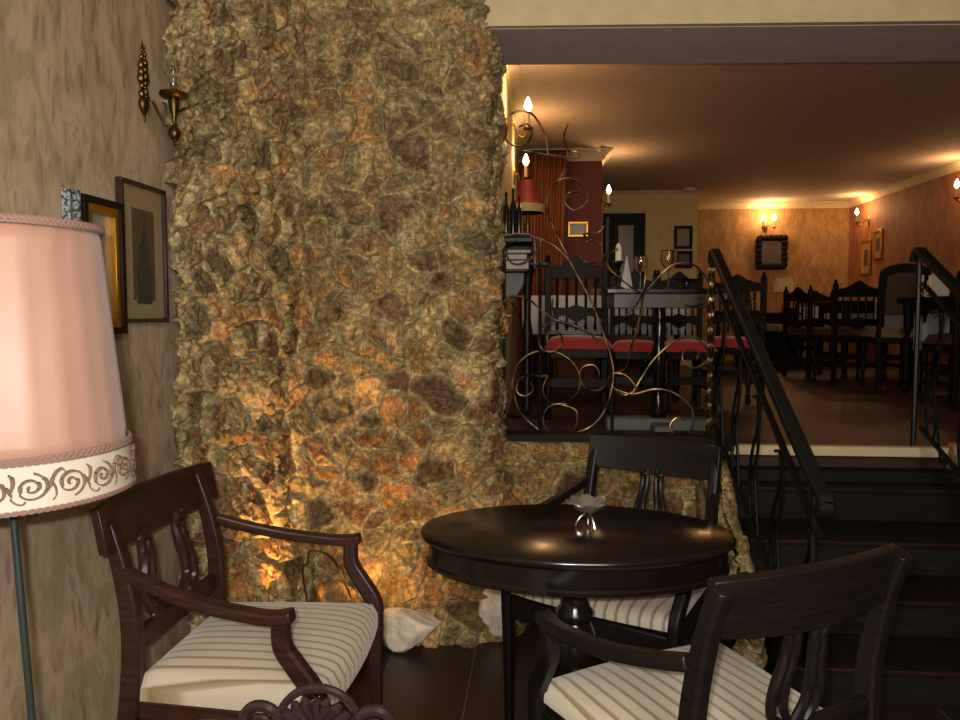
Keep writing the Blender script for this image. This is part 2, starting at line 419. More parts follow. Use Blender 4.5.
def stones(s, z, dx, dz, seed):
    """s,z arrays in metres -> height(0..1+), cell id hash, local coords, edge"""
    w = .045
    s2 = s+w*(fbm(s*9, z*9, 3, seed+1)-.5)*2; z2 = z+w*(fbm(s*9+40, z*9, 3, seed+2)-.5)*2
    gx, gy = s2/dx, z2/dz
    ix, iy = np.floor(gx), np.floor(gy)
    F1 = np.full(s.shape, 9.); F2 = np.full(s.shape, 9.); cx = np.zeros(s.shape); cy = np.zeros(s.shape); ida = np.zeros(s.shape); idb = np.zeros(s.shape)
    for j in (-2,-1,0,1,2):
        for i in (-2,-1,0,1,2):
            a, b = ix+i, iy+j
            px = a+.5+(hsh(a, b, 0, seed+5)-.5)*1.0+.5*(b % 2); py = b+.5+(hsh(a, b, 0, seed+6)-.5)*.9
            sz = .75+.6*hsh(a, b, 0, seed+7)
            d = np.sqrt((gx-px)**2+(gy-py)**2)/sz
            nearer = d < F1
            F2 = np.where(nearer, F1, np.minimum(F2, d))
            cx = np.where(nearer, gx-px, cx); cy = np.where(nearer, gy-py, cy)
            ida = np.where(nearer, a, ida); idb = np.where(nearer, b, idb)
            F1 = np.where(nearer, d, F1)
    return F1, F2, cx, cy, ida, idb
def stone_mesh(name, label, pos, ns, nz, S_, Z_, amp, dx, dz, seed, mortar_bias=None, parent=None, edges=True):
    """pos(s,z)->(P,N) arrays"""
    s = np.linspace(0, S_, ns); z = np.linspace(0, Z_, nz)
    A, B = np.meshgrid(s, z, indexing='ij')
    F1, F2, cx, cy, ia, ib = stones(A, B, dx, dz, seed)
    e = np.clip((F2-F1)*3.2, 0, 1)
    r1, r2, r3, r4 = (hsh(ia, ib, 0, seed+k) for k in (21, 22, 23, 24))
    body = (1-(1-e)**2)**.5
    h = amp*(body*(.45+.75*r1)+(cx*(r2-.5)+cy*(r3-.5))*1.3*body)
    # chipped facets and fine relief
    n1 = fbm(A*22, B*22, 4, seed+31)-.5; n2 = fbm(A*70, B*70, 3, seed+37)-.5
    ridg = np.abs(fbm(A*14+r4*9, B*14+r1*9, 3, seed+41)-.47)
    h = h+body*(amp*.75*n1+amp*.35*n2-amp*1.1*(ridg < .05)*(.05-ridg)/.05*.35)+(1-body)*amp*.25*n1
    h = h+amp*.9*(fbm(A*2.2, B*2.2, 2, seed+51)-.5)
    ci = (r4*len(PAL)).astype(int).clip(0, len(PAL)-1)
    C = PAL[ci]*(.95+.8*r2[..., None])
    mott = fbm(A*16, B*16, 4, seed+61)[..., None]
    C = C*(.25+1.6*mott)
    streak = np.clip((fbm(A*8, B*8, 3, seed+71)-.52)*5, 0, 1)[..., None]
    C = C*(1-streak*.5)+np.array(rgb(134, 116, 66)[:3])*streak*.5
    mm = np.clip(1.1-e*1.3, 0, 1)[..., None]
    if mortar_bias is not None: mm = np.clip(mm+mortar_bias(A, B)[..., None]*(.4+.6*mott), 0, 1)
    C = C*(1-mm)+MORT*(.6+.7*mott)*mm
    P, N = pos(A, B)
    V = P+N*h[..., None]
    V = V.reshape(-1, 3)
    i = np.arange(ns-1)[:, None]; j = np.arange(nz-1)[None, :]
    q = np.stack([i*nz+j, (i+1)*nz+j, (i+1)*nz+j+1, i*nz+j+1], -1).reshape(-1, 4)
    me = bpy.data.meshes.new(name)
    me.vertices.add(len(V)); me.vertices.foreach_set('co', V.astype(np.float32).ravel())
    me.loops.add(len(q)*4); me.loops.foreach_set('vertex_index', q.ravel().astype(np.int32))
    me.polygons.add(len(q)); me.polygons.foreach_set('loop_start', np.arange(0, len(q)*4, 4, dtype=np.int32))
    me.polygons.foreach_set('use_smooth', np.ones(len(q), dtype=bool))
    me.update(); me.validate()
    ca = me.color_attributes.new('Col', 'FLOAT_COLOR', 'POINT')
    ca.data.foreach_set('color', np.concatenate([np.clip(C, 0, 1).reshape(-1, 3), np.ones((len(V), 1))], 1).astype(np.float32).ravel())
    me.materials.append(M['rubble_stone'])
    o = bpy.data.objects.new(name, me); COL.objects.link(o)
    return struct(o, label)
def polyline_pos(pl, base_fn=None):
    pl = np.array([p[:2] for p in pl], float)
    seg = np.linalg.norm(np.diff(pl, axis=0), axis=1); cum = np.concatenate([[0], np.cumsum(seg)])
    tan = np.diff(pl, axis=0)/seg[:, None]; nor = np.stack([tan[:, 1], -tan[:, 0]], 1)
    vn = np.vstack([nor[:1], (nor[1:]+nor[:-1]), nor[-1:]]); vn /= np.linalg.norm(vn, axis=1)[:, None]
    def pos(A, B):
        x = np.interp(A, cum, pl[:, 0]); y = np.interp(A, cum, pl[:, 1])
        nx = np.interp(A, cum, vn[:, 0]); ny = np.interp(A, cum, vn[:, 1])
        l = np.sqrt(nx**2+ny**2); nx /= l; ny /= l
        P = np.stack([x, y, B], -1); N = np.stack([nx, ny, np.zeros_like(x)], -1)
        if base_fn is not None: P = base_fn(P, N, A, B)
        return P, N
    return pos, cum[-1]
# main wall: oblique face from the wallpaper wall, inner corner, straight face, return into the opening
xa = XL+.005; ya = atX(170, 314, XL).y
corner = atY(306, 314, 3.08)
pl0 = [(xa, ya-.02), (corner.x-.03, 2.98), (corner.x+.03, 3.045), (-.26, 3.05), (-.205, 3.09), (-.205, 3.62)]
pl = [(p.x, p.y) for p in cat([(a, b, 0) for a, b in pl0[:4]], 5)]
pl = [pl0[0]]+[(pl0[0][0]*(1-u)+pl0[1][0]*u, pl0[0][1]*(1-u)+pl0[1][1]*u) for u in (.3, .6, .85, 1)]+[(pl0[2][0], pl0[2][1]), (-.6, 3.05), (-.30, 3.055), (-.24, 3.08), (-.225, 3.12), (-.225, 3.63)]
def foot(P, N, A, B):
    z = B
    f = np.clip((.45-z)/.45, 0, 1)**1.3*.16*(.7+.6*fbm(A*3, z*2, 2, 90))
    # lower right the wall flares out towards the low wall
    g = np.clip((.85-z)/.3, 0, 1)*np.clip((P[..., 0]+.35)/.25, 0, 1)*.05
    P = P+N*f[..., None]
    P[..., 0] += g
    return P
pos, SL = polyline_pos(pl, foot)
stone_mesh('wall_stone', 'rubble stone wall of ochre and brown rocks', pos, 560, 640, SL, ZL, .050, .125, .105, 3,
           lambda A, B: np.clip((B-1.1)*.35, 0, .42)+np.clip(.35-A, 0, .3)*.6+np.clip(.10-A, 0, .1)*9)
# solid core behind the stone so the wall has depth
struct(MB().mesh([(x, y+.03, z) for z in (0, ZL) for x, y in [(XL-.05, ya), (corner.x-.12, 3.03), (corner.x, 3.12), (-.26, 3.12), (-.24, 3.62), (XL-.05, 3.62)]],
       [(0,1,2,3,4,5), (11,10,9,8,7,6)]+[(i, (i+1) % 6, (i+1) % 6+6, i+6) for i in range(6)]).build('wall_core', 'grey_plaster'))
# low retaining wall under the railing
def lean(P, N, A, B):
    P = P.copy(); z = B
    top = ZF+.03
    P[..., 1] += np.clip(z, 0, top)*.22
    over = np.clip(z-top, 0, 1)
    P[..., 1] += over*1.0; P[..., 2] = np.where(z > top, top+.0*over, z)
    return P
pos2, SL2 = polyline_pos([(-.3, 3.30), (.2, 3.32), (.62, 3.36), (.74, 3.36)], lean)
stone_mesh('wall_low', 'low rubble stone wall under the iron railing', pos2, 260, 240, SL2, ZF+.16, .04, .15, .12, 9)
# stepped cheek walls beside the stairs
def cheek(name, x0, x1, seed, label):
    # outer shape: wraps left face, front nose and right face, lowering with the steps
    def low(P, N, A, B):
        P = P.copy(); y = P[..., 1]
        top = np.clip(.16+(y-2.62)*.72, .12, ZF+.03)+.03*(fbm(A*6, A*0+3, 2, seed)-.5)
        t_ = B/.9
        P[..., 2] = np.minimum(t_*1.0, 1)*top
        # close the top: last part of B runs inward
        k = np.clip((B-.78)/.12, 0, 1)[..., None]
        midx = (x0+x1)/2
        P[..., 0:1] = P[..., 0:1]*(1-k)+midx*k
        P[..., 2] = np.where(B > .78, top, np.clip(B/.78, 0, 1)*top)
        return P
    pos3, L = polyline_pos([(x0, 3.6), (x0, 3.1), (x0, 2.70), (x0+.04, 2.62), (x1-.04, 2.62), (x1, 2.70), (x1, 3.1), (x1, 3.6)], low)
    stone_mesh(name, label, pos3, 300, 130, L, .9, .022, .12, .1, seed)
cheek('wall_cheek', .715, .80, 14, 'stone side wall of the stairs beside the low wall')
cheek('wall_cheek', 1.89, 2.12, 15, 'stone side wall on the right of the stairs')

# ------------------------------------------------------------------ rocks at the foot of the wall
def rock(name, c, d, seed, label, mat='white_rock', group=None):
    import bmesh
    bm = bmesh.new(); bmesh.ops.create_icosphere(bm, subdivisions=5, radius=1)
    co = np.array([v.co[:] for v in bm.verts])
    th = rng.normal(size=(16, 3)); th /= np.linalg.norm(th, axis=1)[:, None]; cut = rng.uniform(.62, .95, 16)
    dd = co @ th.T
    k = np.min(np.where(dd > .05, cut/np.maximum(dd, .05), 9), axis=1).clip(0, 1.05)
    k = k+.05*(fbm(co[:, 0]*4+seed, co[:, 1]*4+co[:, 2]*3, 4, seed)-.5)*2+.03*(fbm(co[:, 0]*14+seed, co[:, 2]*14+co[:, 1]*9, 3, seed)-.5)
    co = co*k[:, None]*np.array(d)
    for v, p in zip(bm.verts, co): v.co = p
    me = bpy.data.meshes.new(name); bm.to_mesh(me); bm.free(); me.materials.append(M[mat])
    me.polygons.foreach_set('use_smooth', [True]*len(me.polygons))
    if mat == 'rubble_stone':
        ca = me.color_attributes.new('Col', 'FLOAT_COLOR', 'POINT')
        cc = np.tile(np.array(rgb(140, 108, 66)), (len(me.vertices), 1)); ca.data.foreach_set('color', cc.astype(np.float32).ravel())
    zmin = min(v.co.z for v in me.vertices)
    o = bpy.data.objects.new(name, me); COL.objects.link(o); o.location = (c[0], c[1], c[2]-zmin)
    return tag(o, label, 'rock', group)
p = atZ(404, 655, 0); rock('rock', (p.x, p.y+.06, -.01), (.15, .09, .085), 3, 'pale white rock lying at the foot of the stone wall nearest the left armchair')
p = atZ(497, 640, 0); rock('rock', (p.x, p.y+.06, -.01), (.12, .09, .13), 5, 'upright pale rock at the wall foot behind the round table')
p = atZ(345, 640, 0); rock('rock', (-.76, 2.76, -.01), (.11, .08, .175), 8, 'brown rock beside the uplight, its tip glowing orange', 'rubble_stone')

# ------------------------------------------------------------------ armchairs
def cushion(w0, w1, d0, d1, z0, z1, n=22, side=.18):
    """trapezoid cushion, w0 half width at back y=d0, w1 at front y=d1"""
    vs = []; fs = []; rows = n
    for layer in range(2):
        for i in range(n+1):
            for j in range(n+1):
                u = -1+2*i/n; v = j/n
                us = math.copysign(1-(1-abs(u))**1.0, u)
                y = d0+(d1-d0)*v; w = w0+(w1-w0)*v
                ex = max(abs(u), abs(2*v-1))
                k = max(0, 1-ex**7)**.5
                x = us*w; yy = y + (.02*(1-u*u) if v > .5 else 0)*(v-.5)*2
                z = (z0+(z1-z0)*(side+(1-side)*k)+.012*(1-u*u)*(1-(2*v-1)**2)) if layer == 0 else z0
                vs.append((x, yy, z))
    N_ = (n+1)*(n+1)
    for i in range(n):
        for j in range(n):
            a = i*(n+1)+j; b = a+1; c = a+n+2; d = a+n+1
            fs.append((a, d, c, b)); fs.append((N_+a, N_+b, N_+c, N_+d))
    for i in range(n):
        a, b = i*(n+1), (i+1)*(n+1); fs.append((a, N_+a, N_+b, b))
        a, b = i*(n+1)+n, (i+1)*(n+1)+n; fs.append((a, b, N_+b, N_+a))
        a, b = i, i+1; fs.append((a, b, N_+b, N_+a))
        a, b = n*(n+1)+i, n*(n+1)+i+1; fs.append((a, N_+a, N_+b, b))
    return MB().mesh(vs, fs)
def armchair(label, loc, rz, gap, bw, wd='mahogany', cw=.236, sz=.44):
    r = thing('armchair', label, 'chair', loc, rz, 'striped armchairs round the table')
    for sgn in (-1, 1):
        pts = cat([(sgn*.235, -.345, 0), (sgn*.23, -.285, .2), (sgn*.222, -.25, .42), (sgn*.221, -.245, .6), (sgn*.22, -.275, .76), (sgn*.218, -.31, .862)], 6)
        MB().bar(pts, .034, .045, Vector((0,1,0)), [(1, .8+.3*math.sin(PI*min(1, i/(len(pts)-1)*1.2))) for i in range(len(pts))]).build('rear_leg', wd, r, bev=.002)
        lg = cat([(sgn*.262, .215, 0), (sgn*.264, .215, .12), (sgn*.268, .212, .3), (sgn*.27, .212, .41), (sgn*.272, .208, .47), (sgn*.276, .17, .53), (sgn*.28, .14, .58), (sgn*.284, .138, .64)], 5)
        MB().bar(lg, .034, .042, Vector((0,1,0)), [(.62+.38*min(1, i/14), .62+.5*min(1, i/14)-.2*max(0, (i-20)/15)) for i in range(len(lg))]).build('front_leg', wd, r, bev=.002)
        ar = cat([(sgn*.232, -.25, .715), (sgn*.248, -.17, .69), (sgn*.268, -.06, .664), (sgn*.28, .06, .648), (sgn*.285, .12, .645), (sgn*.285, .165, .652)], 6)
        MB().bar(ar, .038, .03, Vector((0,0,1)), [(.75+.35*i/30, 1) for i in range(len(ar))]).build('arm', wd, r, bev=.003)
    # crest board, curved in plan, leaning back
    nx = 14; o = []
    vs = []; fs = []
    for i in range(nx+1):
        u = -1+2*i/nx; x = u*cw; yc = -.29-.03*(1-u*u)
        zt = .874+.004*(1-u*u); zb_ = .755+.012*u*u
        for (dy, z) in ((.012, zb_), (-.010, zt), (-.032, zt-.003), (-.012, zb_)):
            vs.append((x, yc+dy+.018, z))
    for i in range(nx):
        for k in range(4): fs.append((i*4+k, i*4+(k+1) % 4, (i+1)*4+(k+1) % 4, (i+1)*4+k))
    fs += [(3,2,1,0), (nx*4, nx*4+1, nx*4+2, nx*4+3)]
    MB().mesh(vs, fs).build('crest_rail', wd, r, bev=.003)
    MB().bar([(-.225, -.25, .535), (0, -.262, .535), (.225, -.25, .535)], .022, .05).build('lower_rail', wd, r, bev=.003)
    for sgn in (-1, 1):
        # lyre half: widening strap with an inner strand and carved collar
        mb = MB()
        yb = lambda z: -.257-.035*max(0, (z-.56)/.2)
        outer = [(gap*1.0, .545), (gap+bw*1.25, .585), (gap+bw*1.45, .635), (gap+bw*.9, .69), (gap+bw*.75, .73), (gap+bw*1.1, .775)]
        inner = [(gap*.25, .56), (gap+bw*.1, .60), (gap+bw*.28, .645), (gap+bw*-.05, .70), (gap-.1*bw, .74), (gap+bw*.1, .775)]
        for o_ in (outer, inner):
            c_ = cat([(sgn*a, yb(z), z) for a, z in o_], 6)
            mb.tube(c_, [bw*.34*(1+.45*math.sin(PI*i/(len(c_)-1))) for i in range(len(c_))], 8)
        mb.ball((sgn*(gap+bw*.5), yb(.76)+.004, .755), bw*.75, 1.2, .6, .7)
        mb.ball((sgn*(gap+bw*.5), yb(.56)+.004, .563), bw*.7, 1.3, .6, .8)
        mb.build('splat', wd, r)
    sf = MB()
    for a, b in (((-.215, -.25, .388), (-.262, .20, .388)), ((.215, -.25, .388), (.262, .20, .388)), ((-.215, -.245, .388), (.215, -.245, .388)), ((-.262, .205, .388), (.262, .205, .388))):
        sf.bar([a, b], .024, .1-(.44-.388)+.02 if sz > .42 else .05)
    sf.build('seat_frame', wd, r, bev=.002)
    cushion(.228, .270, -.235, .222, sz, .487, 30, .45).build('seat', 'stripe_fabric', r, 60)
    return r
def dirz(fx, fy): return math.atan2(-fx, fy)   # local +Y to world (fx,fy)
armchair('dark armchair with striped seat at the left, against the wallpapered wall', (-.695, 1.852, 0), dirz(1, -.02), .075, .03, 'mahogany_red_or_lit', .278, .405)
armchair('dark armchair behind the round table, in front of the low stone wall', (.245, 2.36, 0), dirz(-.50, -.866), .018, .02)
armchair('nearest dark armchair seen from behind, in front of the stairs', (.338, 1.605, 0), dirz(-.49, .872), .026, .022, 'mahogany', .226)

# ------------------------------------------------------------------ oval table
def ell_table():
    c = Vector((.094, 1.935, 0)); r = thing('pedestal_table', 'dark oval pedestal table with a deep apron between the armchairs', 'table', c)
    a, b = .405, .262
    prof = [(0.0001, .726), (.9, .726), (.975, .728), (.995, .735), (1.0, .742), (.99, .749), (.97, .752), (0.0001, .752)]
    vs = []; n = 96; mb = MB()
    mb.lathe([(p, z) for p, z in prof], (0,0,0), n, a, b).build('tabletop', 'table_wood', r, 50)
    mb = MB().lathe([(.955, .664), (.965, .667), (.965, .675), (.95, .68), (.95, .728), (.90, .728), (.90, .664), (.955, .664)], (0,0,0), n, a, b); mb.build('apron', 'table_wood', r, 30)
    pr = [(.0001, .10), (.075, .10), (.085, .13), (.08, .16), (.055, .175), (.06, .19), (.045, .205), (.035, .235), (.04, .27), (.055, .31), (.066, .36), (.07, .41), (.066, .45), (.052, .485), (.04, .51), (.05, .52), (.05, .535), (.038, .55), (.036, .58), (.05, .62), (.06, .65), (.075, .675), (.075, .727), (.0001, .727)]
    MB().lathe(pr, (0,0,0), 32).build('pedestal', 'table_wood', r, 50)
    for k in range(3):
        an = PI/2+.2+k*2*PI/3
        pts = cat([(0, 0, .14), (.1, 0, .155), (.19, 0, .1), (.27, 0, .035), (.31, 0, .022)], 5)
        pts = [Rz(an) @ p_ for p_ in pts]
        MB().bar(pts, .05, .045, Vector((0,0,1)), [1.1-.4*i/20 for i in range(len(pts))]).build('foot', 'table_wood', r)
    return r
ell_table()
# candy dish
pc = atZ(588, 527, .752)
r = thing('candy_dish', 'small crystal dish on three silver legs standing on the oval table', 'dish', pc)
n = 40; vs = []; fs = []
prof = [(.002, .036), (.015, .038), (.032, .047), (.048, .062), (.057, .068), (.055, .071), (.045, .066), (.03, .052), (.014, .043), (.002, .042)]
mb = MB(); mb.lathe(prof, (0,0,0), n)
for i, v_ in enumerate(mb.v):
    k = i % n; x, y, z = v_; rr = math.hypot(x, y)
    sc = 1+.06*math.cos(8*2*PI*k/n)*(rr/.057)**2
    mb.v[i] = (x*sc, y*sc, z+.004*math.cos(8*2*PI*k/n)*(rr/.057)**3)
mb.build('bowl', 'crystal', r, 60)
mb = MB().lathe([(.0001, .0), (.005, .003), (.007, .012), (.006, .022), (.009, .032), (.012, .038), (.0001, .038)], (0,0,0), 12); mb.build('stem', 'silver', r)
for k in range(3):
    an = -PI/2+.5+k*2*PI/3
    pts = [Rz(an) @ p_ for p_ in cat([(.008, 0, .034), (.018, 0, .030), (.026, 0, .018), (.032, 0, .003)], 4)]
    MB().tube(pts, [.0028, .0028, .003, .0032, .0032, .003, .0028, .0026, .0024, .0024, .0026, .0028, .003][:len(pts)], 6).build('leg', 'silver', r)

# ------------------------------------------------------------------ floor lamp
lc = Vector((-.80, 1.12, 0)); lc.x = atY(-2, 314, 1.12).x
r = thing('floor_lamp', 'floor lamp with pink satin shade and spiral trimmed hem beside the wallpapered wall', 'lamp', lc)
zb0, zt0 = 1.093, 1.445; rb, rt = .180, .147
def shade_pt(u, a, off=0):
    rr = rb+(rt-rb)*u+off; return (rr*math.cos(a), rr*math.sin(a), zb0+(zt0-zb0)*u)
n = 96; k = 12; vs = []; fs = []
for i in range(k+1):
    for j in range(n):
        a = 2*PI*j/n; x, y, z = shade_pt(i/k, a, .0012*math.sin(a*24)*(1-i/k*.3)); vs.append((x, y, z))
for i in range(k):
    for j in range(n): fs.append((i*n+j, i*n+(j+1) % n, (i+1)*n+(j+1) % n, (i+1)*n+j))
sh = MB().mesh(vs, fs).build('lamp_shade', 'pink_satin', r, 80)
so = sh.modifiers.new('thick', 'SOLIDIFY'); so.thickness = .003; so.offset = -1
def ringband(u0, u1, off, name, mat, par, nseg=96):
    vs = []; fs = []
    for i, (u, o_) in enumerate(((u0, off*.2), (u0, off), (u1, off), (u1, off*.2))):
        for j in range(nseg): vs.append(shade_pt(u, 2*PI*j/nseg, o_))
    for i in range(3):
        for j in range(nseg): fs.append((i*nseg+j, i*nseg+(j+1) % nseg, (i+1)*nseg+(j+1) % nseg, (i+1)*nseg+j))
    return MB().mesh(vs, fs).build(name, mat, par, 30)
def braid(u, name, mat, par, amp=.0035, rad=.0035, off=.004):
    mb = MB()
    for ph in (0, PI):
        pts = []
        for j in range(360):
            a = 2*PI*j/360; x, y, z = shade_pt(u, a, off); pts.append((x, y, z+amp*math.sin(a*60+ph)))
        mb.tube(pts, rad, 6, True)
    return mb.build(name, mat, par)
braid(1.0, 'top_braid', 'braid', sh, .004, .004)
band = ringband(-.17, .015, .004, 'hem_band', 'white_band', sh)
braid(.025, 'upper_braid', 'braid', sh, .004, .004)
braid(-.175, 'lower_braid', 'braid', sh, .002, .0025)
mb = MB(); ns = 22
def flat(pts, w_, a0): mb.sweep(pts, [(-1, -.001), (1, -.001), (1, .001), (-1, .001)], Vector(shade_pt(0, a0)), [(x_, 1) for x_ in w_])
for q in range(ns):
    a0 = 2*PI*q/ns+.1; flip = 1 if q % 2 else -1
    def P(du, dz):   # arc length du, height dz
        zz = -.085+dz/(zt0-zb0); x_, y_, z_ = shade_pt(0, a0+du/rb, .0062); return (x_, y_, z_+dz-.028)
    pts = []
    for i in range(56):
        th = i/55*2*PI*1.9; rad = .002+.0185*i/55
        pts.append(P(rad*math.cos(th+2.0)*1.05, flip*rad*math.sin(th+2.0)))
    flat(pts, [.0042+.001*math.sin(PI*i/55) for i in range(56)], a0)
    tp = [P(*x_) for x_ in cat2([(.012, -flip*.014), (.021, -flip*.004), (.026, flip*.008), (.032, flip*.018), (.04, flip*.022), (.044, flip*.018)], 5)]
    flat(tp, [.0042]*len(tp), a0+.14)
    tp = [P(*x_) for x_ in cat2([(.026, flip*.004), (.030, -flip*.006), (.030, -flip*.016), (.026, -flip*.021)], 4)]
    flat(tp, [.0034]*len(tp), a0+.14)
mb.build('scroll_trim', 'scroll_cord', sh)
mb = MB()
for j in range(3):
    a = 2*PI*j/3+.4; mb.tube([(0, 0, 1.38), (.142*math.cos(a), .142*math.sin(a), 1.42)], .002, 6)
mb.tube([(.1425*math.cos(2*PI*j/40), .1425*math.sin(2*PI*j/40), 1.42) for j in range(40)], .0022, 6, True)
mb.build('shade_frame', 'brass', r)
pts = cat([(.035, -.01, .03), (.028, -.01, .4), (.012, 0, .9), (.004, 0, 1.15), (0, 0, 1.39)], 6)
pts = cat([(.04, 0, .03), (.037, 0, .5), (.02, 0, .85), (.004, 0, 1.15), (0, 0, 1.39)], 6)
MB().tube(pts, .006, 10).build('pole', 'pole_enamel', r)
MB().lathe([(.0001, 0), (.14, 0), (.145, .008), (.13, .018), (.05, .026), (.02, .04), (.0001, .045)], (.04, 0, 0), 40).build('base', 'pole_enamel', r)
MB().ball((0, 0, 1.25), .03, 1, 1, 1.3).build('bulb', 'clear_glass', r)

# ------------------------------------------------------------------ pictures on wallpaper wall
def frame_on_wall(name, label, corner_pts, thick, fw, fmat, inner, axis='x', wallc=XL, sgn=1, group=None, mat_w=0, mat_m=None, art=None, lip=None):
    """corner_pts=(h0,h1,z0,z1) along wall, axis x: wall plane at x=wallc, normal sgn*x"""
    h0, h1, z0, z1 = corner_pts; w, h = h1-h0, z1-z0
    if axis == 'x': loc = (wallc+sgn*.002, (h0+h1)/2, (z0+z1)/2); rot = -PI/2 if sgn > 0 else PI/2
    else: loc = ((h0+h1)/2, wallc+sgn*.002, (z0+z1)/2); rot = PI if sgn > 0 else 0
    # local: picture in xz plane facing -y
    rz = {('x', 1): PI/2, ('x', -1): -PI/2, ('y', -1): 0, ('y', 1): PI}[(axis, sgn)]
    r = thing(name, label, 'picture', loc, rz, group)
    mb = MB()
    for (cx, cz, sx_, sz_) in ((0, h/2-fw/2, w, fw), (0, -h/2+fw/2, w, fw), (-w/2+fw/2, 0, fw, h-2*fw), (w/2-fw/2, 0, fw, h-2*fw)):
        mb.box((cx, -thick/2, cz), (sx_, thick, sz_))
    mb.build('frame', fmat, r, bev=fw*.15)
    if lip:
        g = MB(); f2 = fw
        for (cx, cz, sx_, sz_) in ((0, h/2-f2-lip[1]/2, w-2*f2, lip[1]), (0, -h/2+f2+lip[1]/2, w-2*f2, lip[1]), (-w/2+f2+lip[1]/2, 0, lip[1], h-2*f2-2*lip[1]), (w/2-f2-lip[1]/2, 0, lip[1], h-2*f2-2*lip[1])):
            g.box((cx, -thick*.4, cz), (sx_, thick*.8, sz_))
        g.build('inner_lip', lip[0], r, bev=.001)
    MB().box((0, -.004, 0), (w-fw*1.2, .008, h-fw*1.2)).build('mount', inner, r)
    if art:
        art(r, w, h, fw)
    return r
def cathedral(r, w, h, fw):
    o = [(-.042, -.12), (.042, -.12), (.042, -.02), (.03, .0), (.03, .04), (.022, .05), (.02, .09), (.012, .1), (.006, .14), (0, .1), (-.008, .09), (-.016, .06), (-.03, .05), (-.032, .0), (-.042, -.02)]
    pl_ = MB().box((0, -.009, -.005), (.125, .003, .27)).build('engraving', 'print_ink', r)
    MB().prism([(x*1.0, z-.03) for x, z in o], .002, Matrix.Translation((0, -.0105, -.0))).build('tower', 'print_dark', pl_)
y0 = atX(116, 250, XL).y; y1 = atX(161, 250, XL).y
zt = atX(116, 177, XL).z; zb_ = atX(116, 323, XL).z
frame_on_wall('picture_frame', 'narrow dark framed engraving of a tower beside the stone wall', (y0, y1, zb_, zt), .02, .012, 'mahogany_red_or_lit', 'print_paper', art=cathedral)
y0b = atX(72, 250, XL).y; ztb = atX(72, 192, XL).z
frame_on_wall('picture_frame', 'picture in a gilt and dark frame half behind the lamp shade', (y0b+.01, y0-.004, zb_-.03, ztb-.003), .03, .018, 'dark_oak', 'mat_board', lip=('gold', .022))
y0c = atX(62, 250, XL).y
frame_on_wall('picture_frame', 'narrow silver filigree strip frame just left of the gilt picture', (y0c, y0b+.007, 1.2, ztb+.003), .022, .008, 'filigree', 'filigree')

# ------------------------------------------------------------------ brass oil lamp sconce on left wall
ys = atX(140, 100, XL).y
zc_ = atX(140, 105, XL).z
r = thing('wall_sconce', 'unlit antique brass sconce with glass chimney on the wallpapered wall by the stone', 'sconce', (XL, ys, zc_))
U = .0031   # metres per photo pixel there
bk = MB().lathe([(.0001, -.055), (.004, -.045), (.006, -.035), (.004, -.03), (.012, -.02), (.02, -.005), (.021, .008), (.014, .02), (.006, .026)], (.012, 0, 0), 14, .7, 1)
for z, rr in ((.03, .018), (.055, .014), (.075, .021), (.095, .017), (.115, .018), (.14, .012), (.16, .008)):
    for q in (-1, 1): bk.ball((.012, q*rr*.6, z), rr*.7, .8, .8, 1.1, 8)
    bk.ball((.018, 0, z+.008), rr*.55, 1, 1, 1.2, 8)
bk.lathe([(.006, .165), (.003, .18), (.0001, .195)], (.012, 0, 0), 8)
bk.build('backplate', 'old_brass', r)
ex, ey = .085, .04
MB().tube(cat([(.02, 0, .008), (.035, .0, .016), (.045, .01, -.01), (.06, .025, -.045), (.075, .036, -.05), (ex, ey, -.04)], 6), .0045, 8).build('arm', 'old_brass', r)
MB().lathe([(.0001, -.112), (.006, -.108), (.004, -.1), (.01, -.096), (.0185, -.082), (.0185, -.07), (.008, -.056), (.005, -.045), (.006, -.03), (.012, -.01), (.017, .018), (.013, .03), (.012, .045), (.0001, .045)], (ex, ey, 0), 18).build('font', 'old_brass', r)
MB().lathe([(.012, .026), (.035, .03), (.042, .038), (.04, .046), (.036, .042), (.012, .034)], (ex, ey, 0), 24).build('gallery', 'old_brass', r)
MB().tube(cat([(ex+.014, ey, -.01), (ex+.03, ey+.02, .005), (ex+.045, ey+.03, .01)], 4), .003, 6).build('wick_knob', 'old_brass', r)
ch = MB().lathe([(.013, .045), (.019, .06), (.021, .075), (.015, .1), (.011, .125), (.0105, .16)], (ex, ey, 0), 24).build('chimney', 'clear_glass', r)
sm = ch.modifiers.new('thick', 'SOLIDIFY'); sm.thickness = .0012

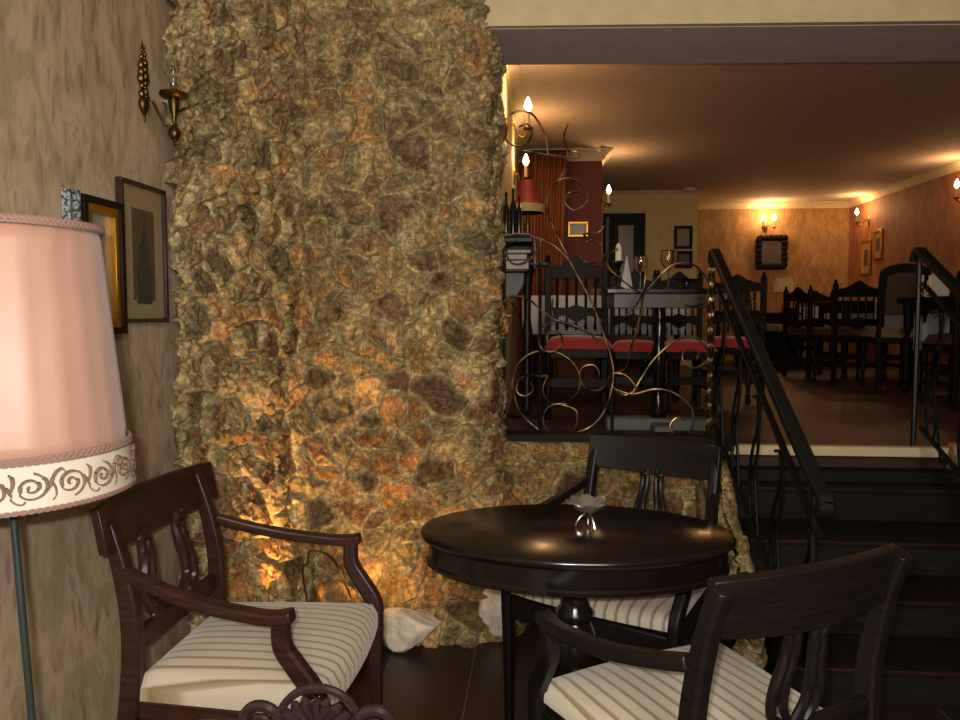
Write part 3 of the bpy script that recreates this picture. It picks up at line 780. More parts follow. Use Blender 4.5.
# ------------------------------------------------------------------ carved chair in the foreground (only its crest shows)
pc = atY(318, 704, .98)
r = thing('carved_chair', 'carved polished chair whose shell crest rises at the bottom edge of the photo', 'chair', (pc.x, pc.y, 0))
zt = pc.z
mb = MB()
nr = 9
for i in range(nr):    # shell flutes
    a = PI*(.08+.84*i/(nr-1)); L = .052
    p0 = Vector((0, 0, zt-.035)); p1 = p0+Vector((math.cos(a)*L, -.006, math.sin(a)*L*.95))
    mb.tube([p0, p0.lerp(p1, .5)+Vector((0,-.006,0)), p1.lerp(p0, .12)+Vector((0,-.006,0)), p1], [.003, .0065, .0085, .005], 8)
mb.tube([(math.cos(PI*(.02+.96*i/24))*.058, .004, zt-.035+math.sin(PI*(.02+.96*i/24))*.056) for i in range(25)], .006, 8)
mb.build('shell_carving', 'polished_wood', r)
for sgn in (-1, 1):
    mb = MB(); pts = []
    for i in range(40):
        th = i/39*2*PI*1.6; rad = .006+.026*i/39
        pts.append((sgn*(.083+rad*math.cos(th)), -.004, zt-.03+rad*math.sin(th)))
    mb.tube(pts, [.004+.005*i/39 for i in range(40)], 8)
    mb.ball((sgn*.083, -.002, zt-.03), .012, 1, .7, 1)
    mb.tube(cat([(sgn*.11, 0, zt-.04), (sgn*.16, 0, zt-.035), (sgn*.2, 0, zt-.055), (sgn*.225, 0, zt-.09)], 6), .011, 8)
    mb.build('scroll_carving', 'polished_wood', r)
    MB().tube(cat([(sgn*.205, -.06, 0), (sgn*.2, -.02, .4), (sgn*.22, 0, .65), (sgn*.225, 0, zt-.08)], 6), .018, 8).build('rear_leg', 'mahogany', r)
    MB().lathe([(.014, 0), (.02, .1), (.018, .3), (.024, .42)], (sgn*.22, .42, 0), 12).build('front_leg', 'mahogany', r)
MB().box((0, 0, zt-.075), (.42, .02, .05)).build('crest_rail', 'mahogany', r, bev=.004)
MB().prism(cat2([(-.05, .45), (-.09, .6), (-.05, zt-.09), (.05, zt-.09), (.09, .6), (.05, .45)], 5), .014).build('splat', 'mahogany', r)
MB().box((0, .2, .415), (.46, .46, .05)).build('seat_frame', 'mahogany', r, bev=.004)
cushion(.22, .24, -.01, .42, .44, .49).build('seat', 'stripe_fabric', r, 60)

# ------------------------------------------------------------------ iron railing along the upper floor
YRL = 3.585
def rp(px, py, dy=0): return atY(px, py, YRL+dy)
rail = thing('iron_railing', 'wrought iron railing of free branching scrolls standing on the low stone wall', 'railing', (rp(612, 437).x, YRL, ZF+.066))
RO = Vector(rail.location)
def scroll(pts, r0=.0055, r1=None, par=rail, mat='rubbed_iron', name='scroll', origin=RO, n=6):
    P_ = cat(pts, n); L = len(P_); r1 = r1 or r0*.75
    MB().tube([p_-origin for p_ in P_], [r0+(r1-r0)*i/(L-1) for i in range(L)], 7, up=Vector((0,1,0))).build(name, mat, par)
SC = [
 [(570,434),(588,428),(602,415),(611,392),(613,366),(602,329),(589,297),(570,261),(548,213),(550,191),(564,172),(568,155),(564,137),(568,124)],
 [(570,261),(556,247),(541,239),(530,236)],
 [(550,191),(559,181),(573,179),(585,190),(586,202),(574,210),(565,202),(569,194),(579,192)],
 [(548,155),(545,135),(532,114),(515,112),(504,123),(505,138),(515,146),(527,143),(532,132),(527,124),(519,127)],
 [(523,151),(540,154),(556,156),(577,158),(577,152),(572,151)],
 [(541,239),(536,252),(526,262),(514,264),(507,256),(508,245),(517,240)],
 [(618,249),(607,255),(609,268),(627,284),(643,295)],
 [(643,293),(640,316),(631,348),(626,367),(615,373)],
 [(643,295),(652,285),(664,272),(676,264),(694,265),(709,283),(704,302),(688,306),(677,296)],
 [(646,288),(636,305),(624,317)],
 [(643,297),(645,280),(645,270)],
 [(606,253),(597,262),(586,262),(580,254),(584,244),(594,240),(602,246)],
 [(590,240),(584,234),(598,233),(604,226)],
 [(611,375),(601,389),(588,389),(580,379),(582,368),(593,365),(599,373),(595,382),(589,378)],
 [(512,386),(517,366),(532,353),(555,352),(572,362),(580,378),(576,394),(560,403),(547,400),(543,388),(548,376)],
 [(548,376),(538,376),(527,375),(518,382),(517,392),(525,396),(533,390),(530,382)],
 [(512,386),(520,412),(540,431)],
 [(556,403),(574,409),(577,418),(572,432),(557,436),(545,428),(544,414),(552,405),(566,404)],
 [(555,320),(541,310),(528,299),(512,296),(502,304),(503,313),(511,316),(516,309),(511,303)],
 [(555,320),(552,310),(553,298)],
 [(555,320),(572,325),(588,332),(600,344)],
 [(555,320),(545,326),(539,337),(541,348),(551,352),(561,345),(561,335),(553,331),(547,336),(548,343)],
 [(613,373),(625,375),(635,386),(636,393)],
 [(612,373),(614,388),(625,395),(635,390)],
 [(632,394),(645,372),(656,357),(675,341),(694,337),(706,348),(707,360),(694,368),(683,360),(685,351),(698,351),(697,359)],
 [(615,389),(632,394),(656,389),(676,394),(691,408),(693,424),(686,435),(675,434),(670,426),(676,418),(685,420)],
]
for s_ in SC: scroll([rp(*q, dy=random.uniform(-.006, .006)) for q in s_])
MB().tube([rp(540, 262)-RO, rp(540, 437)-RO], .008, 8).build('upright', 'iron', rail)
MB().tube([rp(612, 373)-RO, rp(612, 437)-RO], .008, 8).build('upright', 'iron', rail)
MB().tube([rp(504, 262)-RO, rp(504, 437)-RO], .008, 8).build('upright', 'iron', rail)
MB().bar([rp(504, 434)-RO, rp(712, 434)-RO], .02, .012).build('bottom_rail', 'iron', rail)
pn = rp(712, 260); zt_ = pn.z-RO.z
mb = MB(); pts = [Vector((pn.x-RO.x, 0, zt_*i/60)) for i in range(61)]
sec = [(-.0115, -.0115), (.0115, -.0115), (.0115, .0115), (-.0115, .0115)]
vs = []; fs = []
for i, p_ in enumerate(pts):
    a = i*.3
    for x, y in sec: vs.append((p_.x+x*math.cos(a)-y*math.sin(a), p_.y+x*math.sin(a)+y*math.cos(a), p_.z))
for i in range(60):
    for k in range(4): fs.append((i*4+k, i*4+(k+1) % 4, (i+1)*4+(k+1) % 4, (i+1)*4+k))
fs += [(3,2,1,0), (240,241,242,243)]
MB().mesh(vs, fs).build('newel', 'twisted_gold', rail, 20)

# candle cup carried by the railing tip
# stair rails
def stair_rail(label, X, top, end, ycurl, nsc, gold=False, rel=True):
    base = Vector((X, YRL-.02, ZF))
    r = thing('stair_handrail', label, 'railing', base)
    o = lambda p_: Vector(p_)-base
    A = Vector((X, YRL-.03, top)); B = Vector((X+.005, end[0], end[1]))
    hp = cat([A+Vector((0, .05, -.045)), A+Vector((0, .035, -.005)), A+Vector((0,0,.0)), A+(B-A)*.06+Vector((0,0,-.002)), A+(B-A)*.5, A+(B-A)*.95, B+Vector((0, -.01, .0)), B+Vector((0,-.03,-.03)), B+Vector((0,-.015,-.055)), B+Vector((0,.01,-.045))], 5)
    MB().bar([o(q) for q in hp], .045, .032, Vector((0,0,1))).build('handrail', 'rail_paint', r, bev=.004)
    d = Vector((0, 0, -.13)); d2 = Vector((0,0,-.62))
    MB().bar([o(A+d+(B-A)*.02), o(B+d)], .022, .014).build('upper_rail', 'rail_paint', r)
    MB().bar([o(A+Vector((0,0,-.76))+(B-A)*.04), o(B+Vector((0,0,-.58)))], .022, .014).build('lower_rail', 'rail_paint', r)
    for u in ((.96,) if not rel else (.96,)):
        p_ = A+(B-A)*u
        zfl = [0, .1372, .2744, .4116, .5488]
        MB().tube([o(p_), o(Vector((p_.x, p_.y, max(.0, ZF-.1372*math.ceil((YE-p_.y)/.27)))))], .011, 8).build('post', 'iron', r)
    for i in range(nsc):
        u = (i+.5)/nsc; c0 = A+(B-A)*u; w = .085
        zt1 = -.15; zb1 = -.80+.14*u
        def q(y, t_): 
            yy = c0.y-y; return o(Vector((c0.x, yy, c0.z+(B.z-A.z)/(B.y-A.y)*(yy-c0.y)+zt1+(zb1-zt1)*t_)))
        s1_ = cat([q(-.02, .1), q(.03, .04), q(.05, .12), q(.035, .25), q(-.03, .5), q(-.05, .75), q(-.02, .92), q(.03, .9), q(.035, .8), q(.005, .78)], 5)
        MB().tube(s1_, .006, 6).build('scroll', 'iron', r)
        s2_ = cat([q(.07, 0), q(.06, .3), q(.02, .55), q(.06, .8), q(.09, 1)], 5)
        MB().tube(s2_, .0055, 6).build('bar', 'iron', r)
        s3_ = cat([q(.0, .35), q(.04, .28), q(.05, .38), q(.02, .48), q(-.02, .6), q(.0, .72)], 5)
        MB().tube(s3_, .005, 6).build('curl', 'iron', r)
    return r, base
ptop = rp(712, 253).z
Xh = rp(712, 300).x
pe = Vector((0, 0, 0)); 
q_ = atX(820, 494, Xh+.004)
h1, b1 = stair_rail('black iron stair handrail on the left side of the steps', Xh+.004, ptop, (q_.y, q_.z), 0, 5)
Xh2 = rp(916, 300).x
h2, b2 = stair_rail('black iron stair handrail on the right side of the steps', Xh2, ptop, (q_.y, q_.z), 0, 5)
MB().tube([Vector((0, .0, .02)), Vector((0, .0, ptop-ZF-.03))], .012, 8).build('newel', 'iron', h2)

# ------------------------------------------------------------------ upper room: carved chairs
def turned(x, y, z0, z1, r=.019):
    L = z1-z0; mb = MB()
    pr = [(.7, 0), (1, .02), (1, .08), (.6, .1), (1.05, .14), (.6, .18), (.8, .3), (1.05, .42), (.8, .52), (.6, .56), (1.05, .6), (.6, .64), (1, .68), (1, 1)]
    return mb.lathe([(r*a, L*b) for a, b in pr], (x, y, z0), 10)
def carved_chair(label, loc, rz, H=.98, W=.42, seatm='red_velvet', group='carved wooden dining chairs', low=False):
    r = thing('dining_chair', label, 'chair', loc, rz, group); w = W/2
    for sg in (-1, 1):
        turned(sg*(w-.02), .2, 0, .42).build('front_leg', 'dark_oak', r)
        MB().box((sg*(w-.02), -.2, (H-.04)/2), (.04, .036, H-.04)).build('rear_leg', 'dark_oak', r, bev=.004)
        MB().lathe([(.012, 0), (.02, .008), (.01, .02), (.014, .032), (.0001, .045)], (sg*(w-.02), -.2, H-.04), 10).build('finial', 'dark_oak', r)
        MB().box((sg*(w-.02), 0, .16), (.02, .38, .03)).build('stretcher', 'dark_oak', r)
    out = cat2([(-w+.03, H-.15), (-w+.03, H-.09), (-w*.6, H-.075), (-w*.35, H-.055), (-.05, H-.04), (0, H-.01), (.05, H-.04), (w*.35, H-.055), (w*.6, H-.075), (w-.03, H-.09), (w-.03, H-.15)], 4)
    MB().prism(out, .026, Matrix.Translation((0, -.2, 0))).build('crest_rail', 'dark_oak', r, bev=.003)
    for i in range(5):
        x = (-2+i)*(W-.1)/5
        MB().lathe([(.006, 0), (.011, .02), (.006, .05), (.009, (H-.78)*.5+.08), (.006, H-.78+.05), (.011, H-.78+.08), (.006, H-.78+.12)], (x, -.2, H-.14-(H-.66)+.0), 8).build('spindle', 'dark_oak', r)
    zm = H-.34
    MB().prism(cat2([(-w+.03, zm-.07), (-w+.03, zm), (-.06, zm+.005), (0, zm+.02), (.06, zm+.005), (w-.03, zm), (w-.03, zm-.07), (w*.4, zm-.045), (0, zm-.085), (-w*.4, zm-.045)], 4), .022, Matrix.Translation((0, -.2, 0))).build('middle_rail', 'dark_oak', r)
    MB().box((0, 0, .395), (W-.02, .42, .06)).build('seat_frame', 'dark_oak', r, bev=.004)
    cushion(w-.015, w, -.17, .22, .42, .485, 12).build('seat', seatm, r, 60)
    MB().box((0, .2, .22), (W-.06, .022, .05)).build('front_stretcher', 'dark_oak', r)
    return r
def onfloor(px, Y): return Vector((atY(px, 400, Y).x, Y, ZF))
ca = onfloor(577, 4.62)
c1 = carved_chair('carved chair with red seat right behind the railing, left of the small table', ca, PI, 1.0, .40)
dup(c1, 'carved chair with red seat directly behind the small table pedestal', onfloor(634, 4.98), PI-.06, scale=(.78, .9, .92))
dup(c1, 'carved chair with red seat nearest the gold twisted post', onfloor(684, 4.98), PI+.06, scale=(.78, .9, .92))
# small table behind the railing with glasses
tl = onfloor(660, 4.02)
r = thing('pedestal_table', 'small dark table with glasses right behind the iron railing', 'table', tl)
TT = .752
MB().box((0, .06, TT-.012), (.60, .5, .024)).build('tabletop', 'table_wood', r, bev=.004)
MB().box((0, .06, TT-.06), (.52, .42, .07)).build('apron', 'mahogany_red_or_lit', r)
MB().lathe([(.028, 0), (.05, .06), (.03, .1), (.024, .2), (.036, .3), (.04, .38), (.026, .46), (.04, .52), (.022, .56), (.03, .66), (.045, .7)], (0, .06, 0.03), 16).build('pedestal', 'table_wood', r)
MB().box((0, .06, .035), (.56, .12, .07)).build('foot', 'base_stone', r, bev=.012)
MB().box((0, .06, .025), (.10, .42, .05)).build('foot', 'base_stone', r, bev=.012)
TZ = ZF+TT
def wine_glass(label, px, Y, z, s=1.0, group='wine glasses behind the railing'):
    p_ = atY(px, 300, Y); r = thing('wine_glass', label, 'glass', (p_.x, Y, z), 0, group)
    MB().lathe([(.0001, 0), (.032*s, 0), (.032*s, .002), (.006*s, .006), (.0035*s, .02*s), (.0035*s, .085*s)], (0,0,0), 16).build('stem', 'clear_glass', r)
    b = MB().lathe([(.0035*s, .085*s), (.02*s, .095*s), (.034*s, .115*s), (.038*s, .135*s), (.034*s, .175*s)], (0,0,0), 20).build('bowl', 'wine_glass', r)
    q = b.modifiers.new('t', 'SOLIDIFY'); q.thickness = .0012
    return r
wine_glass('wine glass nearer the candle holder on the small table', 640, 4.0, TZ)
wine_glass('right wine glass of the two on the small table', 668, 3.92, TZ, 1.12)
p_ = atY(618, 300, 4.0)
r = thing('candle_holder', 'iron candle holder with short ivory candle left of the wine glasses', 'candle holder', (p_.x-.03+.03, 4.0, TZ))
MB().lathe([(.0001, 0), (.04, 0), (.03, .01), (.008, .02), (.006, .07), (.016, .085), (.008, .1), (.014, .125), (.028, .14), (.02, .15), (.0001, .15)], (0,0,0), 14).build('stand', 'iron', r)
MB().lathe([(.0001, 0), (.017, 0), (.017, .065), (.008, .09), (.0001, .09)], (0, 0, .15), 14).build('candle', 'candle_wax', r)
p_ = atY(627, 300, 4.05)
o = MB().lathe([(.035, 0), (.026, .05), (.012, .12), (.002, .18)], (0,0,0), 4); o = o.build('folded_napkin', 'white_cloth', None, 20, loc=(p_.x, 4.08, TZ)); tag(o, 'white napkin folded into a cone beside the candle holder', 'napkin')
# vases on the small table: dark bowl
p_ = atY(686, 300, 4.1)
tag(MB().lathe([(.0001, 0), (.03, 0), (.02, .015), (.02, .04), (.07, .05), (.075, .058), (.02, .056), (.0001, .056)], (0,0,0), 18).build('footed_tray', 'table_wood', None, loc=(p_.x, 4.1, TZ)), 'dark footed tray at the right end of the small table', 'tray')
# long table with white runner behind
def cloth_table(label, clabel, c, W_, D_, H_=.75, drop=.3, clothw=None, xo=0, cloth='white_cloth', rz=0):
    r = thing('dining_table', label, 'table', c, rz, 'dining tables in the raised room')
    MB().box((0, 0, H_-.02), (W_, D_, .04)).build('tabletop', 'dark_oak', r, bev=.004)
    MB().box((0, 0, H_-.08), (W_-.1, D_-.1, .08)).build('apron', 'dark_oak', r)
    for a in (-1, 1):
        for b in (-1, 1): turned(a*(W_/2-.06), b*(D_/2-.06), 0, H_-.04, .03).build('leg', 'dark_oak', r)
    if clabel:
        cw = clothw or W_+.02
        mb = MB(); t_ = .003; n = 24
        prof = [(-D_/2-.012, H_-drop), (-D_/2-.012, H_-.01), (-D_/2-.006, H_+.004), (D_/2+.006, H_+.004), (D_/2+.012, H_-.01), (D_/2+.012, H_-drop)]
        vs = []; fs = []
        for i in range(n+1):
            x = xo-cw/2+cw*i/n
            for y, z in prof:
                wv = .006*math.sin(i*1.9)*(1 if z < H_-.05 else 0); vs.append((x, y+wv*(1 if y > 0 else -1), z))
        k = len(prof)
        for i in range(n):
            for j in range(k-1): fs.append((i*k+j, (i+1)*k+j, (i+1)*k+j+1, i*k+j+1))
        o = MB().mesh(vs, fs).build('tablecloth', cloth, None, 50); o.location = c; o.rotation_euler = (0, 0, rz)
        q = o.modifiers.new('t', 'SOLIDIFY'); q.thickness = .003; q.offset = 1
        tag(o, clabel, 'tablecloth', 'white tablecloths')
    return r
cA = onfloor(600, 5.75)
cloth_table('long table behind the three red seated chairs', 'white cloth on the long table behind the red seated chairs', cA, 1.15, .7, drop=.27)
carved_chair('carved chair at the far side of the long white clothed table', onfloor(610, 6.35)+Vector((.1, 0, 0)), PI, .95, .42, 'beige_cloth')
# pink folded napkin
p_ = atY(598, 290, 5.6); tag(MB().box((0, 0, .025), (.11, .08, .05)).build('folded_napkin', 'braid', None, bev=.01, loc=(p_.x, 5.55, ZF+.758)), 'pink folded napkin lying on the long white clothed table', 'napkin')

# ------------------------------------------------------------------ corner shelf with curios at the left of the opening
sx_ = XU; ySh = 4.05
def shp(px, py, Y=ySh): return atY(px, py, Y)
zsh = shp(515, 240).z
r = thing('wall_shelf', 'dark shelf on a grey corbel by the stone wall edge', 'shelf', (XU+.0, ySh, zsh))
wS = shp(533, 240).x-XU
MB().box((wS/2, 0, -.012), (wS, .28, .024)).build('board', 'mahogany', r, bev=.003)
MB().box((wS*.42, 0, -.17), (wS*.84, .26, .012)).build('lower_board', 'mahogany', r, bev=.003)
for yy in (.13,): MB().box((wS*.42, yy, -.093), (wS*.84, .012, .145)).build('side_panel', 'mahogany', r)
MB().prism([(0, -.18), (wS*.72, -.18), (wS*.7, -.24), (wS*.45, -.31), (0, -.31)], .2).build('corbel', 'grey_plaster', r, bev=.006)
mb = MB()   # lace doily draped over the shelf: top sheet with scalloped hanging edge
n = 24; vs = []; fs = []
for i in range(n+1):
    y = -.15+.30*i/n; rip = .004*math.sin(i*1.7)
    for (x, z) in ((0.002, .006), (wS*.5, .02+rip), (wS*.9, .014+rip), (wS+.006, .004), (wS+.012+rip, -.05), (wS+.01+rip*2, -.13-.02*math.sin(i*1.3))): vs.append((x, y, z))
for i in range(n):
    for j in range(5): fs.append((i*6+j, (i+1)*6+j, (i+1)*6+j+1, i*6+j+1))
o = MB().mesh(vs, fs).build('lace_doily', 'lace', None, loc=(XU, ySh, zsh)); q = o.modifiers.new('t', 'SOLIDIFY'); q.thickness = .002
o2 = o; tag(o, 'grey pink lace doily draped over the curio shelf', 'doily')
for i, (dz, hh, ww, lab) in enumerate(((-.163, .05, .13, 'thick pale book at the bottom of the shelf compartment'), (-.112, .032, .12, 'pale book lying in the middle of the small stack'), (-.079, .022, .14, 'thin pale book on top of the small stack'))):
    b = thing('book', lab, 'book', (XU+.01, ySh, zsh+dz), 0, 'books in the shelf compartment')
    MB().box((ww/2+.005, 0, hh/2), (ww-.012, .18, hh-.008)).build('pages', 'white_band', b)
    MB().box((ww/2+.003, 0, .002), (ww, .2, .004)).build('cover', 'mahogany', b); MB().box((ww/2+.003, 0, hh-.002), (ww, .2, .004)).build('cover', 'mahogany', b)
for i, (px, py, Y, rr, hh) in enumerate(((506, 235, 3.98, .017, .21), (513, 235, 4.1, .02, .25), (519, 235, 3.98, .016, .19))):
    p_ = atY(px, py, Y); s = rr
    b = thing('bottle', ['short dark bottle nearest the stone wall on the curio shelf', 'tallest dark bottle in the middle of the curio shelf', 'slim dark bottle nearest the red lamp on the curio shelf'][i], 'bottle', (max(p_.x, XU+rr+.003), Y, zsh+.026), 0, 'dark bottles on the curio shelf')
    MB().lathe([(.0001, 0), (s, 0), (s, hh*.55), (s*.8, hh*.66), (s*.35, hh*.76), (s*.35, hh), (.0001, hh)], (0,0,0), 16).build('body', 'dark_glass', b)
    MB().lathe([(s*.4, hh*.93), (s*.42, hh*1.02), (.0001, hh*1.03)], (0,0,0), 12).build('cork', 'dark_oak', b)
# burgundy lamp
YL2 = 4.55; pt = atY(523, 181, YL2); pb = atY(523, 213, YL2)
r = thing('table_lamp', 'small lamp with burgundy shade and cream fringe by the upper left wall', 'lamp', (atY(524, 300, YL2).x+.02, YL2, ZF))
zA, zB = pb.z-ZF, pt.z-ZF
sh = MB().lathe([(.095, zA+.045), (.06, zA+.1), (.045, zB), (.043, zB), (.058, zA+.1), (.093, zA+.045)], (0,0,0), 24).build('lamp_shade', 'burgundy_silk', r)
MB().lathe([(.098, zA+.0), (.1, zA+.048), (.094, zA+.048), (.092, zA)], (0,0,0), 24).build('fringe', 'fringe', sh)
MB().lathe([(.0001, .93), (.04, .93), (.035, .95), (.012, .97), (.01, 1.1), (.02, 1.15), (.008, 1.2), (.006, zB), (.0001, zB)], (0,0,0), 12).build('stem', 'old_brass', r)
zt2 = .93
st = thing('plant_stand', 'tall narrow dark stand carrying the burgundy lamp', 'stand', (r.location.x, YL2, ZF))
MB().box((0, 0, zt2-.012), (.24, .24, .022)).build('top', 'mahogany', st, bev=.004)
MB().lathe([(.05, .03), (.02, .08), (.022, .4), (.035, .5), (.02, .6), (.025, .8), (.05, zt2-.02)], (0,0,0), 12).build('column', 'mahogany', st)
MB().lathe([(.0001, 0), (.13, 0), (.12, .02), (.04, .04), (.0001, .04)], (0,0,0), 20).build('base', 'mahogany', st)

# ------------------------------------------------------------------ curtain on pier
r = thing('curtain', 'orange brown pleated curtain hanging beside the burgundy pier', 'curtain', (atY(545, 200, 6.6).x, 6.62, ZF))
xl, xr_ = atY(521, 200, 6.62).x, atY(566, 200, 6.62).x; n = 80; vs = []
for zz, wv in ((.05, 1.1), (.9, 1.0), (1.5, .9), (2.02, .8)):
    for i in range(n+1):
        u = i/n; vs.append((xl+(xr_-xl)*u-r.location.x-.06*u*(1-zz/2), -.028*wv*math.sin(u*2*PI*7+.5*math.sin(u*9)), zz))
fs = [(j*(n+1)+i, j*(n+1)+i+1, (j+1)*(n+1)+i+1, (j+1)*(n+1)+i) for j in range(3) for i in range(n)]
o = MB().mesh(vs, fs).build('drape', 'curtain_cloth', r, 80); q = o.modifiers.new('t', 'SOLIDIFY'); q.thickness = .004
MB().tube([(xl-r.location.x-.0, 0, 2.03), (xr_-r.location.x+.03, 0, 2.03)], .012, 8).build('curtain_rod', 'dark_oak', r)

# ------------------------------------------------------------------ frames, door on cream wall
pz = lambda px, py, Y: atY(px, py, Y)
def wall_frame(label, px0, px1, py0, py1, Y, fw, fm, inner, group=None, name='picture_frame', lip=None):
    a = atY(px0, py0, Y); b = atY(px1, py1, Y)
    return frame_on_wall(name, label, (a.x, b.x, b.z, a.z), .025, fw, fm, inner, 'y', Y, -1, group, lip=lip)
wall_frame('small gold framed print on the burgundy pier', 568, 588, 222, 237, YP, .02, 'gold', 'mat_board')
wall_frame('dark framed picture on the cream wall, upper of two', 674, 692, 226, 249, YC, .035, 'dark_oak', 'mat_board')
wall_frame('dark framed picture on the cream wall, lower of two', 675, 692, 251, 268, YC, .035, 'dark_oak', 'print_ink')
a = atY(603, 214, YC); b = atY(645, 214, YC); zd = a.z
d = MB().box(((a.x+b.x)/2, YC-.03, (ZF+zd)/2), (b.x-a.x, .05, zd-ZF)).build('door_1', 'dark_oak', bev=.01); struct(d, 'dark door with a narrow glass pane in the cream wall')
a2 = atY(618, 226, YC); b2 = atY(633, 226, YC)
MB().box(((a2.x+b2.x)/2, YC-.057, (ZF+.9+a2.z)/2), (b2.x-a2.x, .01, a2.z-ZF-.9)).build('pane', 'mirror_glass', d)
MB().box((a.x+.05, YC-.057, (ZF+zd)/2), (.035, .012, zd-ZF-.1)).build('molding', 'grey_plaster', d)
# smoke detector
p_ = atZ(686, 191, ZC)
tag(MB().lathe([(.0001, -.03), (.05, -.03), (.07, -.01), (.07, 0), (.0001, 0)], (0,0,0), 24).build('smoke_detector', 'white_cloth', None, loc=(p_.x, min(p_.y, YC-.2), ZC)), 'round white disc on the dining room ceiling', 'smoke detector')
# ornate frame below back sconce
a = atY(757, 237, YB); b = atY(785, 268, YB); w, h = b.x-a.x, a.z-b.z
r = thing('wall_mirror', 'dark ornate framed mirror under the sconce on the gold wall', 'mirror', ((a.x+b.x)/2, YB-.002, (a.z+b.z)/2))
mb = MB()
for i in range(44):
    u = i/44*4; s_ = int(u); f_ = u-s_
    x, z = [(-w/2+w*f_, h/2), (w/2, h/2-h*f_), (w/2-w*f_, -h/2), (-w/2, -h/2+h*f_)][s_]
    mb.ball((x*.9, -.03, z*.92), .032+.012*(i % 2), 1, .7, 1, 8)
mb.build('frame', 'dark_oak', r)
MB().box((0, -.01, 0), (w*.8, .02, h*.82)).build('glass', 'mirror_glass', r)

# ------------------------------------------------------------------ candle sconces
WARM = (1, .57, .24)
def sconce(label, wallpt, out, power, arm=.13, two=False, sc=1.0):
    """wallpt: on wall at height of the arm; out: unit vector away from wall"""
    out = Vector(out); rz = math.atan2(out.y, out.x)
    r = thing('candle_sconce', label, 'sconce', wallpt, rz, 'lit candle sconces of the raised room')
    MB().lathe([(.0001, -.06), (.012, -.05), (.02, -.02), (.028, .01), (.02, .04), (.01, .07), (.0001, .085)], (.006, 0, 0), 12, .4, 1).build('backplate', 'brass', r)
    ys_ = (-.07, .07) if two else (0,)
    for y in ys_:
        MB().tube(cat([(.01, 0, 0), (arm*.35, y*.5, .03), (arm*.5, y*.8, -.03), (arm*.8, y, -.05), (arm, y, -.02)], 6), .005, 8).build('arm', 'brass', r)
        MB().lathe([(.0001, -.03), (.006, -.028), (.01, -.015), (.03, -.006), (.032, 0), (.012, .002), (.0001, .002)], (arm, y, 0), 14).build('drip_pan', 'brass', r)
        MB().lathe([(.0001, 0), (.011, 0), (.011, .085), (.0001, .085)], (arm, y, .002), 12).build('candle_sleeve', 'cream_sleeve', r)
        MB().lathe([(.0001, 0), (.010, .004), (.02, .02), (.022, .036), (.014, .06), (.005, .08), (.0001, .086)], (arm, y, .087), 12).build('bulb', 'bulb_glow', r)
        w_ = Vector(wallpt)+out*arm+Vector((-out.y, out.x, 0))*y+Vector((0, 0, .13))
        pointlight('sconce_light', w_+Vector((0, 0, .03)), power, WARM, .03)
    return r
def scz(py, Y): return atY(540, py, Y).z-.125
yA = 4.27; sconce('nearest lit sconce high on the left side of the raised room', (XU, yA, scz(105, yA)), (1, 0, 0), 9, atY(528, 105, yA).x-XU)
yA = 5.6; sconce('lit sconce farther along the left wall above the burgundy lamp', (XU, yA, scz(160, yA)), (1, 0, 0), 7, atY(526, 160, yA).x-XU)
yA = 6.97; sconce('lit sconce on the right edge of the burgundy pier', (xp1, yA+.05, scz(190, yA)), (1, -.15, 0), 7, .07)
a = atY(769, 218, YB-.15); sconce('double lit sconce above the ornate mirror on the gold wall', (a.x, YB, a.z-.12), (0, -1, 0), 7, .15, True)
yA = atX(857, 212, XR-.15).y; sconce('lit sconce on the reddish side wall near the far corner', (XR, yA, atX(857, 212, XR-.15).z-.125), (-1, 0, 0), 9, .15)
yA = atX(957, 184, XR-.15).y; sconce('lit sconce on the reddish side wall at the right edge of the photo', (XR, yA, atX(957, 184, XR-.15).z-.125), (-1, 0, 0), 9, .15)
# right wall frames
for (x0_, x1_, t0, b0, lab) in ((862, 872, 241, 276, 'lower wide matted picture on the reddish side wall'), (874, 883, 231, 260, 'higher slim picture on the reddish side wall')):
    ya_, yb_ = atX(x1_, 250, XR).y, atX(x0_, 250, XR).y; z1_ = atX(x0_, t0, XR).z; z0_ = atX(x0_, b0, XR).z
    frame_on_wall('picture_frame', lab, (ya_, yb_, z0_, z1_), .025, .035, 'gold', 'pale_print', 'x', XR, -1,
                  art=lambda r, w, h, fw: MB().box((0, -.011, 0), (w*.35, .004, h*.45)).build('print', 'print_ink', r))

# ------------------------------------------------------------------ far dining furniture
def sideboard():
    a = onfloor(742, 9.3); b = onfloor(796, 9.3)
    r = thing('sideboard', 'low dark sideboard under the shaded lamp by the gold wall', 'cabinet', ((a.x+b.x)/2, 9.5, ZF)); w = b.x-a.x
    MB().box((0, 0, .33), (w, .42, .56)).build('body', 'dark_oak', r, bev=.006)
    MB().box((0, 0, .625), (w+.05, .46, .03)).build('top', 'dark_oak', r, bev=.006)
    for i in (-1, 1):
        d_ = MB().box((i*w/4, -.218, .33), (w/2-.05, .016, .46)).build('door', 'mahogany', r, bev=.003)
        MB().ball((i*.05, -.235, .38), .012).build('handle', 'brass', d_)
    for i in (-1, 1):
        for j in (-1, 1): MB().box((i*(w/2-.03), j*.18, .03), (.04, .04, .06)).build('foot', 'dark_oak', r)
    return r
sideboard()
p_ = atY(783, 290, 9.5)
r = thing('table_lamp', 'beige drum shaded table lamp on the sideboard by the gold wall', 'lamp', (p_.x, 9.5, ZF+.64))
zt3, zb3 = atY(785, 278, 9.5).z-ZF-.64, atY(785, 292, 9.5).z-ZF-.64
MB().lathe([(.125, zb3), (.105, zt3), (.102, zt3), (.122, zb3)], (0,0,0), 24).build('lamp_shade', 'shade_beige', r)
